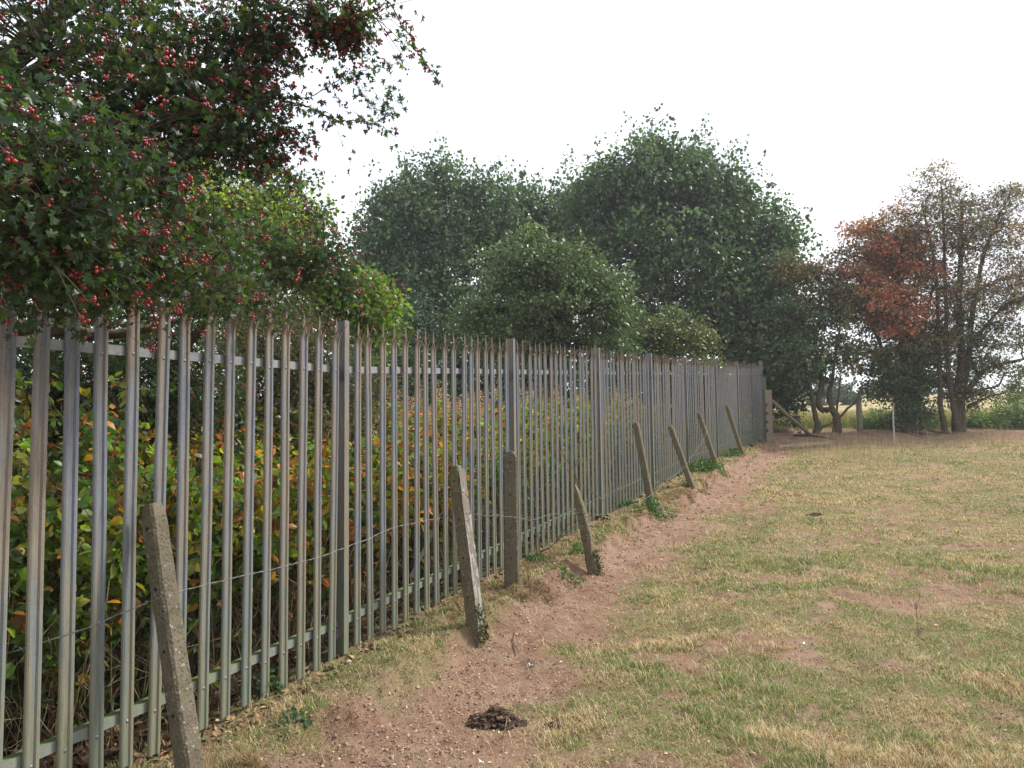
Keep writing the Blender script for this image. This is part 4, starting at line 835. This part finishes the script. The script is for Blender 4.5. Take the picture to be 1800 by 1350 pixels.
# rosebay willowherb: three plants built, the rest copied
def willow(k):
    b = empty('willowherb', (0, 0, 0), 'tall willowherb stalk with narrow orange and green leaves behind the steel fence', 'plant', 'willowherb stalks behind the fence')
    h = 1.55+.12*k; st = MB(); c = bent((0, 0, 0), (rng.normal(0, .08), rng.normal(0, .08), h), 7, .03); st.tube(c, np.linspace(.006, .002, 7), 4, (.22, .12, .06)); st.build('stem', M_bark, b)
    m = 210; q = rng.uniform(1.0, 5.2, m); ix = q.astype(int); fr = (q-ix)[:, None]; pos = c[ix]*(1-fr)+c[ix+1]*fr
    t = pos[:, 2]/h; mixw = rng.random(m)+t*.55
    col = np.where((mixw > .95)[:, None], palette([(.14, .21, .05), (.10, .17, .04)], [1, 1], m), palette([(.42, .15, .05), (.36, .21, .06), (.22, .09, .045), (.14, .18, .04), (.30, .10, .05)], [3, 2, 2, 4, 1], m))
    an = rng.uniform(0, 6.28, m); di = np.stack([np.cos(an), np.sin(an), rng.uniform(-.1, .7, m)], 1)
    V, F, C = leaf_arrays(T_LONG, pos, .14*rng.uniform(.6, 1.2, m), np.clip(col*1.15, .01, .9), 0, di, .35); new_mesh('foliage', V, F, M_leaf, C, False, b)
    tp = np.array([c[-1]-np.array([0, 0, 1])*x for x in rng.uniform(-.05, .32, 90)])+rng.normal(0, .018, (90, 3))
    V, F, C = leaf_arrays(T_LONG, tp, .035, palette([(.55, .45, .42), (.42, .16, .30), (.35, .2, .14)], [3, 1.5, 3], 90), -.5); new_mesh('seed_head', V, F, M_leaf, C, False, b)
    return b
protos = [willow(k) for k in range(3)]
def put(o, s, d, first):
    if not first:
        n = o.copy(); COL.objects.link(n)
        for ch in o.children: c = ch.copy(); COL.objects.link(c); c.parent = n
        o = n
    p = F0+FT*s+FN*d; o.location = (p[0], p[1], gz(*p)); o.rotation_euler = (0, 0, random.uniform(0, 6.28)); k = random.uniform(.78, 1.1); o.scale = (k, k, k)
spots = [(random.uniform(1.8, 6.5), random.uniform(-4.2, -1.6)) for _ in range(140)]+[(random.uniform(5.5, 13), random.uniform(-4.0, -1.0)) for _ in range(120)]
for i, (s, d) in enumerate(spots): put(protos[i % 3], s, d, i < 3)
wb_ = [(.30, .24, .13)]
# small thorn saplings and low greens on the fence-side verge
def weed(label, px, py, r, n, cols, h=.10, name='weed_clump', size=.04, leaf=T_OVAL, group='green weeds at the fence foot'):
    d = FW+RT*(px-900)/F_PX+UP*(675-py)/F_PX; B = d*(-EYE/(d[2]-.0679*d[1]))+np.array([0, 0, EYE]); B[2] = gz(B[0], B[1])-.01
    g = rng.normal(0, 1, (n, 3))*np.array([r*.5, r*.5, 0]); g[:, 2] = rng.random(n)*h*np.exp(-((g[:, :2]**2).sum(1))/(r*r))
    g[:, 2] += np.array([gz(B[0]+a, B[1]+b) for a, b in g[:, :2]])-B[2]
    V, F, C = leaf_arrays(leaf, g, size*rng.uniform(.6, 1.2, n), np.clip(palette(cols, [1]*len(cols), n), .01, .9), -.25)
    e = empty(name, B, label, 'plant', group); st = MB()
    for p in g[:n//5]: q = p*np.array([.7, .7, 1]); q[2] = gz(B[0]+q[0], B[1]+q[1])-B[2]-.01; st.tube([q, p], .0015, 3, (.12, .12, .05))
    st.build('stem', M_bark, e); new_mesh('foliage', V, F, M_leaf, C, False, e)
WG = [(.05, .12, .035), (.07, .15, .04), (.04, .09, .03)]
weed('low green weeds round the foot of the first leaning post beyond the broken one', 1150, 897, .26, 420, WG, .2)
weed('green weeds left of the second leaning post beyond the broken one', 1100, 893, .2, 160, WG, .1)
weed('bright leafy green clump at the foot of the third leaning post beyond the broken one', 1240, 828, .42, 800, WG, .28, size=.05)
weed('green clump at the foot of the farthest leaning concrete post', 1290, 803, .3, 320, WG, .2, size=.05)
weed('ivy leaves climbing the base of the second leaning post beyond the broken one', 1212, 852, .12, 160, [(.05, .08, .035)], .3)
weed('green weed right of the nearest concrete post at the fence foot', 470, 1215, .10, 90, [(.07, .12, .07), (.05, .09, .04)], .14, size=.045)
weed('bluish green weed tuft on the verge below the fence left of the path', 515, 1262, .09, 70, [(.08, .13, .08), (.05, .1, .05)], .06)
weed('green plant sprouting behind the nearest concrete post', 290, 1240, .14, 120, [(.06, .12, .05)], .35)
weed('green plant at the foot of the broken concrete post', 1015, 972, .1, 90, [(.09, .17, .05)], .15)
weed('small green weeds on the bank right of the round topped post', 940, 985, .12, 90, WG, .06)
weed('low green patch below the broken post on the bank', 1000, 1005, .16, 110, WG, .05)

# ------------------------------------------------------------------ far end: gate post, rails, wire fence, plank, roots
WD = (.20, .165, .125)
g = gp(1352, 778, 21.2); e = empty('wooden_gate_post', g, 'weathered wooden post with mortise holes beside the end of the steel fence', 'post')
mb = MB(); mb.box((0, 0, .74), .20, .16, 1.6, col=WD); mb.build('post_body', M_wood, e)
mb = MB()
for z in (.35, .6, .85, 1.1): mb.box((-.07, -.0815, z), .05, .006, .09)
mb.build('mortise_hole', M_hole, e, col=False)  # thin dark slabs, their colour painting the shade in the mortises
def beam(name, label, A, B, r, cat, flat=.5, col=WD, group=None, caps=True):
    c = (A+B)/2; mb = MB(); mb.tube([A-c, (A*.66+B*.34)-c+rng.normal(0, .01, 3), (A*.33+B*.67)-c+rng.normal(0, .01, 3), B-c], r, 7, col, .12)
    o = mb.build(name, M_wood, None, True); o.location = c; return tag(o, label, cat, group)
beam('fallen_rail', 'slanting fallen wooden rail leaning from the gate post down to the ground', P(1358, 705, 21.6), gp(1422, 768, 22.6)+[0, 0, .05], .055, 'rail')
A, B = gp(1366, 783, 20.3), gp(1455, 782, 20.6); c = (A+B)/2+np.array([0, 0, .10]); t = (B-A)/np.linalg.norm(B-A)
nn_ = np.cross(up3, t); mb = MB(); mb.box((0, 0, 0), np.linalg.norm(B-A), .20, .07, t, nn_, np.cross(t, nn_), (.36, .28, .20))
mb.box(-t*.5+np.array([0, .02, -.045]), .12, .12, .04, t, nn_, np.cross(t, nn_), (.2, .15, .1)); mb.box(t*.4+np.array([0, .02, -.045]), .12, .12, .04, t, nn_, np.cross(t, nn_), (.2, .15, .1))
o = mb.build('wooden_plank', M_wood); o.location = c; tag(o, 'long weathered wooden plank lying on the bare soil near the gate post', 'plank')
g = gp(1512, 768, 23.4); beam('round_fence_post', 'grey round wooden fence post between the twisted hawthorn and the thick trunk', g-[0, 0, .1], g+[0, 0, 1.15], .085, 'post', col=(.22, .2, .17))
g = gp(1572, 779, 21.2); mb = MB(); mb.tube([g-[0, 0, .1]-g, [.0, 0, .5], [.01, 0, 1.02]], .022, 6, (.42, .41, .40)); mb.tube([[.0, 0, 1.02], [.01, 0, 1.04]], .028, 6, (.3, .3, .3)); o = mb.build('thin_stake', M_wood); o.location = g; tag(o, 'thin pale stake standing in the bare soil left of the thick trunk', 'stake')
def mesh_fence(label, A, B, h, nv, nh, r=.003):
    c = (A+B)/2; mb = MB()
    for k in range(nh): z = h*(k/(nh-1)); mb.tube([A-c+[0, 0, z], (A+B)/2-c+[0, 0, z-.02], B-c+[0, 0, z]], r, 3)
    for k in range(nv): q = k/(nv-1); p = A*(1-q)+B*q-c; mb.tube([p, p+[0, 0, h]], r*.8, 3)
    o = mb.build('wire_fence', M_wire, col=False); o.location = c; tag(o, label, 'fence')
mesh_fence('thin wire mesh stretched between the grey round post and the thin pale stake', gp(1512, 768, 23.4), gp(1572, 779, 21.2), .95, 9, 5, .0016)
mesh_fence('thin wire mesh from the thin pale stake to the right of the far hedge line', gp(1572, 779, 21.2), gp(1720, 770, 22.3), .95, 16, 5, .0016)
mesh_fence('pale wire fence seen behind the twisted hawthorn stems', gp(1360, 765, 24.2), gp(1512, 762, 24.4)+[0, 0, 0], 1.45, 5, 3, .007)
# roots and fallen branches on the bank
for k, (pts, r, lab) in enumerate([([(1395, 768, 22.6), (1430, 772, 22.4), (1470, 777, 22.)], .035, 'dark root running across the bank under the twisted hawthorn'), ([(1590, 762, 23.), (1620, 764, 22.7), (1650, 772, 22.4)], .05, 'exposed root at the foot of the thick trunk'), ([(1570, 765, 23.), (1590, 770, 22.6), (1610, 775, 22.4)], .035, 'thin root curling left of the thick trunk foot'), ([(1630, 765, 22.9), (1655, 770, 22.6), (1685, 771, 22.5)], .04, 'dark fallen branch below the many stemmed hawthorn')]):
    q = [gp(a, b, Z)+[0, 0, .02] for a, b, Z in pts]; c = q[1]; mb = MB(); mb.tube([v-c for v in q], [r, r*.9, r*.3], 6, (.07, .05, .04), .3); o = mb.build('tree_root', M_bark, None, True); o.location = c; tag(o, lab, 'root')

# ------------------------------------------------------------------ ground cover
def field_points(n, x0, x1, y0, y1, dens):
    out = []; tot = 0
    while tot < n:
        m = 400000; y = y0*(y1/y0)**rng.random(m); x = rng.uniform(x0, x1, m)
        # keep what stands in the wedge ahead, denser near by
        keep = (np.abs(x) < y*.80+.5) & (rng.random(m) < dens(x, y)); out.append(np.stack([x[keep], y[keep]], 1)); tot += keep.sum()
    return np.concatenate(out)[:n]
def blades(name, pts, hgt, wid, lean, cols, label=None):
    n = len(pts); x, y = pts[:, 0], pts[:, 1]; z = ground(x, y); Z = np.hypot(x, y)
    a = rng.uniform(0, 2*np.pi, n); dirv = np.stack([np.cos(a), np.sin(a), np.zeros(n)], 1); side = np.stack([-np.sin(a), np.cos(a), np.zeros(n)], 1)
    h = hgt[:, None]; l = lean[:, None]; w = wid[:, None]*.5
    b = np.stack([x, y, z-.004], 1); m = b+dirv*h*l*.35+np.array([0, 0, 1])*h*np.sqrt(np.clip(1-l*l, .01, 1))*.6; tpt = b+dirv*h*l+np.array([0, 0, 1])*h*np.sqrt(np.clip(1-l*l, .01, 1))
    V = np.stack([b-side*w, b+side*w, m+side*w*.8, m-side*w*.8, tpt], 1).reshape(-1, 3)
    i = np.arange(n)[:, None]*5; Q = i+np.array([[0, 1, 2, 3]]); T = i+np.array([[3, 2, 4]])
    o = new_mesh(name, V, [Q, T], M_grass, np.repeat(np.clip(cols, .01, .9), 5, 0)); return tag(o, label, kind='stuff')
def dens_f(x, y):
    d, s = ds(x, y); t = turf_mask(x, y); pth = path_mask(x, y)
    tuft = smooth(.40, .62, fbm(x*9, y*9, 2, 201))
    k = (.05+.95*t*(.25+.75*tuft))*(1-.94*pth)
    k = np.where(d < .12, .10*smooth(-.5, .1, d), k)
    k = np.where(y > 22.3, k*.25, k)
    return np.clip(k, 0, 1)*np.clip(2.2/(x*x*0+y), .12, 1)
pt = field_points(400000, -4, 19, 2.2, 23.4, dens_f); n = len(pt); Zd = pt[:, 1]
gn = fbm(pt[:, 0]*.8+3, pt[:, 1]*.8, 4, 211)*.42+fbm(pt[:, 0]*2.9, pt[:, 1]*3.4, 4, 221)*.58
green = rng.random(n) < smooth(.43, .55, gn)*.72+.09
gcol = palette([(.19, .255, .085), (.14, .20, .065), (.27, .305, .11), (.10, .165, .07)], [4, 3, 3, 1.5], n, .18)
scol = palette([(.52, .415, .235), (.42, .32, .17), (.62, .52, .34), (.26, .165, .095)], [4, 4, 2, 2], n, .18)
gr_h = np.where(green, rng.uniform(.012, .036, n), rng.uniform(.018, .055, n))*(.7+.8*smooth(.5, .7, fbm(pt[:, 0]*1.3, pt[:, 1]*1.3, 3, 231)))
lean = np.where(green, rng.uniform(.2, .85, n), rng.uniform(.5, .99, n))
blades('grass', pt, gr_h*np.clip(1+Zd*.02, 1, 1.4), np.maximum(.0026, Zd*.00075)*rng.uniform(.7, 1.3, n), lean, np.where(green[:, None], gcol, scol))
# bank turf between fence and path: drier, denser tussocks
def dens_b(x, y):
    d, s = ds(x, y); tus = smooth(.42, .62, fbm(x*5, y*5, 3, 301))
    return np.clip(smooth(.0, .12, d)*smooth(.80, .5, d+(fbm(x*2.6+9, y*2.6, 3, 305)-.5)*.5)*(.03+.97*tus*smooth(.42,.58,fbm(x*1.7+5, y*1.7, 3, 303)))*smooth(21, 18, s)*smooth(-2.4, -1.8, s), 0, 1)*np.clip(2.6/y, .15, 1)
pb = field_points(40000, -3, 9, 2.4, 22, dens_b); n = len(pb); Zd = pb[:, 1]; gn = fbm(pb[:, 0]*2.2, pb[:, 1]*2.2, 3, 311)
green = rng.random(n) < smooth(.50, .62, gn)*.6+.05
cols = np.where(green[:, None], palette([(.11, .15, .05), (.085, .125, .045)], [1, 1], n), palette([(.33, .25, .14), (.25, .175, .09), (.42, .33, .19), (.19, .12, .065)], [4, 4, 1.5, 3], n))
blades('dry_grass', pb, rng.uniform(.02, .075, n), np.maximum(.0026, Zd*.0007)*rng.uniform(.7, 1.3, n), rng.uniform(.6, .995, n), cols)
# long straw stems lying and standing here and there
ps = field_points(15000, -3, 18, 2.3, 22.8, lambda x, y: np.clip((ds(x, y)[0] > .1)*(1-.45*path_mask(x, y))*2.4/y, 0, 1)); n = len(ps)
blades('straw', ps, rng.uniform(.06, .16, n), np.maximum(.0018, ps[:, 1]*.00045), rng.uniform(.6, .995, n), palette([(.50, .42, .28), (.40, .31, .19)], [1, 1], n))
ps = field_points(2600, 7, 22, 15, 23.4, lambda x, y: np.clip(smooth(.45, .6, fbm(x*.5, y*.5, 3, 321)), 0, 1)); n = len(ps)
blades('tall_grass', ps, rng.uniform(.12, .38, n), np.full(n, .006), rng.uniform(.05, .5, n), palette([(.46, .38, .23), (.40, .32, .17), (.22, .2, .09)], [3, 3, 1], n))
# grass in the field beyond, low growth behind the hedge
ps = field_points(26000, 6, 34, 24.3, 34, lambda x, y: np.ones_like(x)); n = len(ps)
blades('tall_grass', ps, rng.uniform(.15, .5, n), np.full(n, .02), rng.uniform(.05, .5, n), np.where((ps[:, 1]+rng.normal(0, 1.5, n) < 26.5)[:, None], palette([(.15, .20, .07), (.20, .23, .09), (.34, .29, .15)], [3, 3, 3], n), palette([(.44, .36, .19), (.36, .30, .15), (.2, .22, .08)], [4, 3, 1], n)))
# leaf litter and grit
def litter(name, n, dens, size, cols, w, x0=-4, x1=16, y0=2.3, y1=22):
    p = field_points(n, x0, x1, y0, y1, dens); z = ground(p[:, 0], p[:, 1])+.004
    pos = np.stack([p[:, 0], p[:, 1], z], 1); m = len(pos); ax = rng.normal(0, 1, (m, 3)); ax[:, 2] *= .15
    V, F, C = leaf_arrays(T_OVAL, pos, size*rng.uniform(.4, 1.3, m)*np.maximum(1, p[:, 1]/6), np.clip(palette(cols, w, m, .2), .01, .9), 0, ax, .1)
    tag(new_mesh(name, V, F, M_bits, C), kind='stuff')
litter('leaf_litter', 17000, lambda x, y: np.clip((ds(x, y)[0] > -.1)*(.25+.75*np.exp(-((ds(x, y)[0]-.7)/.7)**2))*2.4/y, 0, 1), .018, [(.36, .24, .14), (.24, .15, .09), (.42, .33, .22), (.36, .18, .09), (.12, .08, .055)], [5, 5, 1.5, .8, 3])
litter('leaf_litter', 9000, lambda x, y: np.clip((ds(x, y)[0] < .15)*(ds(x, y)[0] > -1.6)*2.6/y, 0, 1), .045, [(.20, .12, .07), (.12, .075, .045), (.30, .19, .10), (.08, .055, .035)], [4, 4, 2, 3])
def grit(name, n, dens, r0, r1, cols, x0=-3, x1=12):
    p = field_points(n, x0, x1, 2.3, 20, dens); z = ground(p[:, 0], p[:, 1]); m = len(p); r = r0*(r1/r0)**(rng.random(m)**3)
    V = np.stack([p[:, 0], p[:, 1], z], 1)[:, None]+r[:, None, None]*(ICO_V[:12][None]*(1+rng.normal(0, .22, (m, 12, 1))))*np.array([1, 1, .6])
    f = np.array([(0, 11, 5), (0, 5, 1), (0, 1, 7), (0, 7, 10), (0, 10, 11), (1, 5, 9), (5, 11, 4), (11, 10, 2), (10, 7, 6), (7, 1, 8), (3, 9, 4), (3, 4, 2), (3, 2, 6), (3, 6, 8), (3, 8, 9), (4, 9, 5), (2, 4, 11), (6, 2, 10), (8, 6, 7), (9, 8, 1)])
    F = (f[None]+np.arange(m)[:, None, None]*12).reshape(-1, 3)
    tag(new_mesh(name, V.reshape(-1, 3), F, M_bits, np.repeat(palette(cols, [1]*len(cols), m, .2), 12, 0).clip(.01, .9)), kind='stuff')
grit('soil_crumbs', 14000, lambda x, y: np.clip((.1+.9*path_mask(x, y))*(ds(x, y)[0] > .1)*2.4/y, 0, 1), .0025, .016, [(.28, .18, .125), (.2, .125, .085), (.34, .24, .17), (.30, .21, .15)])

# single things lying about
def on_ground(px, py):
    d = FW+RT*(px-900)/F_PX+UP*(675-py)/F_PX; B = d*(-(EYE+.08 if True else EYE)/(d[2]-.0679*d[1]))+np.array([0, 0, EYE])
    for _ in range(6):
        t = (gz(B[0], B[1])-.0679*B[1]); B = d*(-(EYE-t)/(d[2]-.0679*d[1]))+np.array([0, 0, EYE])
    return B
def lump(name, label, px, py, sx, sy, sz, cols, cat, mat=None, rough=.35, n=9, group=None, k=1):
    B = on_ground(px, py); mb = MB(); r = rng
    for i in range(n):
        o = np.array([r.normal(0, sx*.42), r.normal(0, sy*.42), 0]) if n > 1 else np.zeros(3); q = (1 if n == 1 else r.uniform(.25, .6))
        o[2] = gz(B[0]+o[0], B[1]+o[1])-B[2]+sz*.1
        V = ICO_V*(1+r.normal(0, rough*.4, (len(ICO_V), 1)))*np.array([sx, sy, sz])*q; mb.add(V+o, ICO_F, palette(cols, [1]*len(cols), 1, .15)[0])
    o = mb.build(name, mat or M_bits, None, False); o.location = B; return tag(o, label, cat, group)
B = on_ground(868, 1272); mb = MB()
for i in range(520):
    a, r_ = rng.uniform(0, 6.283), rng.random()**.6; r_ *= .62+.75*float(vnoise(math.cos(a)*1.7+4, math.sin(a)*1.7+4, 3)); ox, oy = math.cos(a)*r_*.155, math.sin(a)*r_*.10; top_ = .095*max(0, 1-r_*r_)*(.6+.6*float(vnoise(ox*30+5, oy*30, 9)))
    z_ = gz(B[0]+ox, B[1]+oy)-B[2]+top_*rng.uniform(.3, 1); q_ = rng.uniform(.006, .022)
    mb.add((ICO_V[:12]*(1+rng.normal(0, .25, (12, 1)))*np.array([1.3, 1, .6])*q_)@np.array([[math.cos(a), math.sin(a), 0], [-math.sin(a), math.cos(a), 0], [0, 0, 1]])+np.array([ox, oy, z_]), ICO_F0, palette([(.05, .032, .021), (.075, .047, .031), (.12, .078, .05), (.03, .02, .014)], [4, 4, 2, 2], 1, .2)[0])
o = mb.build('dung_clump', M_bits); o.location = B; tag(o, 'large dark brown clod of dung and earth lying on the path at the bottom', 'dung')
lump('dung_clump', 'dark crumbly clod in the grass just right of the forked twig', 975, 1278, .07, .04, .03, [(.10, .06, .04), (.07, .045, .03)], 'dung', n=18, rough=.8)
lump('dung_clump', 'dark clod half hidden in green grass out in the field', 1430, 907, .09, .07, .05, [(.05, .035, .022), (.08, .05, .03)], 'dung', n=16, rough=.8)
lump('pale_stone', 'pale stone at the foot of the first thick fence post', 613, 1164, .022, .02, .016, [(.34, .29, .24)], 'stone', n=1, rough=.3)
lump('dark_stone', 'flat dark stone at the right side of the path', 1117, 1070, .05, .03, .012, [(.14, .11, .10)], 'stone', n=1, rough=.5)
for lab, px, py in (('white feather at the right side of the path, level with the flaking post', 1129, 1031), ('small white feather standing in the grass right of the path', 1143, 1171), ('white scrap on the bare path left of the standing feather', 985, 1165),
                    ('white scrap cut off by the bottom edge of the photo', 850, 1345), ('tiny white scrap on the bank beside the round topped post', 874, 1034), ('white scrap on the path before the fence end', 1363, 791), ('tiny white scrap far out in the right of the field', 1777, 967),
                    ('pale bluish scrap in the field in line with the broken post', 1413, 1135), ('narrow white scrap on the path nearest the flaking concrete post', 936, 1172)):
    B = on_ground(px, py); s_ = .022 if px not in (1363, 850) else .045; mb = MB()
    if px == 850: s_ = .022
    q = rng.normal(0, 1, 2); T_, F_ = T_OVAL
    V = T_*np.array([1.2, 1.6, 1])*s_; V[:, 2] += np.array([.3, .5, .2, .9, .4, .6, .3])*s_; a = rng.uniform(0, 6); R_ = np.array([[math.cos(a), -math.sin(a), 0], [math.sin(a), math.cos(a), 0], [0, 0, 1]]); V = V@R_.T
    mb.add(V, F_); mb.add(V*.97-np.array([0, 0, .002]), F_[:, ::-1]); o = mb.build('white_scrap', M_white, col=False); o.location = B+np.array([0, 0, .004]); tag(o, lab, 'scrap', 'white scraps and feathers on the ground')
B = on_ground(885, 1296); mb = MB(); tw = (.42, .31, .22)
def tp(px, py, dz=0): q = P(px, py, (B@FW-EYE*FW[2])); return q-B+np.array([0, 0, dz])
mb.tube([tp(883, 1296), tp(888, 1282), tp(891, 1262)], [.003, .0035, .003], 5, tw); mb.tube([tp(888, 1281), tp(897, 1278), tp(904, 1274)], [.003, .0025, .0015], 5, tw); mb.tube([tp(891, 1262), tp(896, 1264)], [.002, .001], 4, tw)
o = mb.build('forked_twig', M_bark, None, True); o.location = B; tag(o, 'small pale forked twig sticking up before the large dung clod', 'twig')
B = on_ground(908, 1152); mb = MB(); q = [on_ground(a, b)-B+[0, 0, .02] for a, b in ((907, 1112), (903, 1128), (906, 1140), (912, 1150))]; mb.tube(q, [.003, .006, .006, .004], 5, (.20, .14, .10)); o = mb.build('curved_stick', M_bark, None, True); o.location = B; tag(o, 'short curved stick on the path right of the flaking mossy post', 'stick')
def dead_weed(label, px, py, h, spread, n, col=(.34, .29, .22), name='dead_weed'):
    B = on_ground(px, py); mb = MB(); rn = np.random.default_rng(px)
    for i in range(n):
        v = np.array([rn.normal(0, spread), rn.normal(0, spread), h*rn.uniform(.5, 1)]); c = bent((0, 0, 0), v, 5, .12); mb.tube(c, np.linspace(.0028, .001, 5), 3, col)
        for k in range(4): s0 = c[rn.integers(1, 4)]; mb.tube([s0, s0+np.array([rn.normal(0, spread*.5), rn.normal(0, spread*.5), h*.2])], [.0014, .0007], 3, col)
    o = mb.build(name, M_bark); o.location = B; tag(o, label, 'plant', 'dead stalks standing in the field')
dead_weed('wiry dead weed at the path edge right of the broken concrete post', 1240, 1000, .24, .09, 7)
dead_weed('tall single dead stalk in the green patch at the right', 1614, 1120, .38, .03, 2, (.22, .17, .14))
dead_weed('pale dead weed in the middle of the field above the long green patch', 1420, 990, .22, .12, 8)
dead_weed('pale dead stalks at the right edge of the field', 1775, 900, .5, .2, 6)
dead_weed('thin brown stalk on the bank right of the round topped post', 934, 1050, .32, .04, 3, (.20, .13, .08))
# bare sapling twigs rising from behind the broken post
B = on_ground(1030, 985); B = np.array(B); Zb = 8.0; mb = MB(); br_ = (.13, .09, .07)
def q3(px, py): return P(px, py, Zb)-B
mb.tube([np.array([0, 0, 0.]), q3(1025, 900), q3(1011, 830)], [.008, .006, .005], 5, br_)
for a in ([(1011, 830), (1000, 812), (978, 790)], [(1008, 825), (990, 800), (985, 775)], [(1012, 820), (1018, 795), (1023, 765)], [(1018, 850), (995, 825), (972, 800)]): mb.tube([q3(*v) for v in a], [.004, .003, .0015], 4, br_)
o = mb.build('bare_sapling', M_bark); o.location = B; tag(o, 'bare thorny sapling twigs rising just above the broken concrete post', 'sapling')
B = on_ground(960, 985); Zb = 7.6; mb = MB()
for a in ([(930, 985), (975, 955), (1010, 925), (1060, 925)], [(975, 955), (1000, 920), (1040, 905)], [(950, 975), (945, 940), (930, 890)], [(1060, 880), (1035, 860), (1012, 850)]): mb.tube([P(x_, y_, Zb)-B for x_, y_ in a], np.linspace(.006, .002, len(a)), 4, br_)
o = mb.build('dead_branch', M_bark); o.location = B; tag(o, 'thin dead thorny branches tangled between the round topped post and the broken post', 'branch')

# thin haze volume added to lift the dark trees like veiling glare
mh = bpy.data.materials.new('haze'); mh.use_nodes = True; nt = mh.node_tree; nt.nodes.clear(); out = nt.nodes.new('ShaderNodeOutputMaterial')
pv = nt.nodes.new('ShaderNodeVolumePrincipled'); pv.inputs['Color'].default_value = (.93, .96, 1, 1); pv.inputs['Density'].default_value = .0010; pv.inputs['Anisotropy'].default_value = .3; nt.links.new(pv.outputs[0], out.inputs['Volume'])
x0, x1, y0, y1 = -410, 610, -40, 430; z0, z1 = float(Zg.min())-1.2, 22.
hv = [(x, y, z) for z in (z0, z1) for y in (y0, y1) for x in (x0, x1)]
ho = new_mesh('haze', hv, np.array([[0, 2, 3, 1], [4, 5, 7, 6], [0, 1, 5, 4], [2, 6, 7, 3], [0, 4, 6, 2], [1, 3, 7, 5]]), mh); tag(ho, kind='stuff')
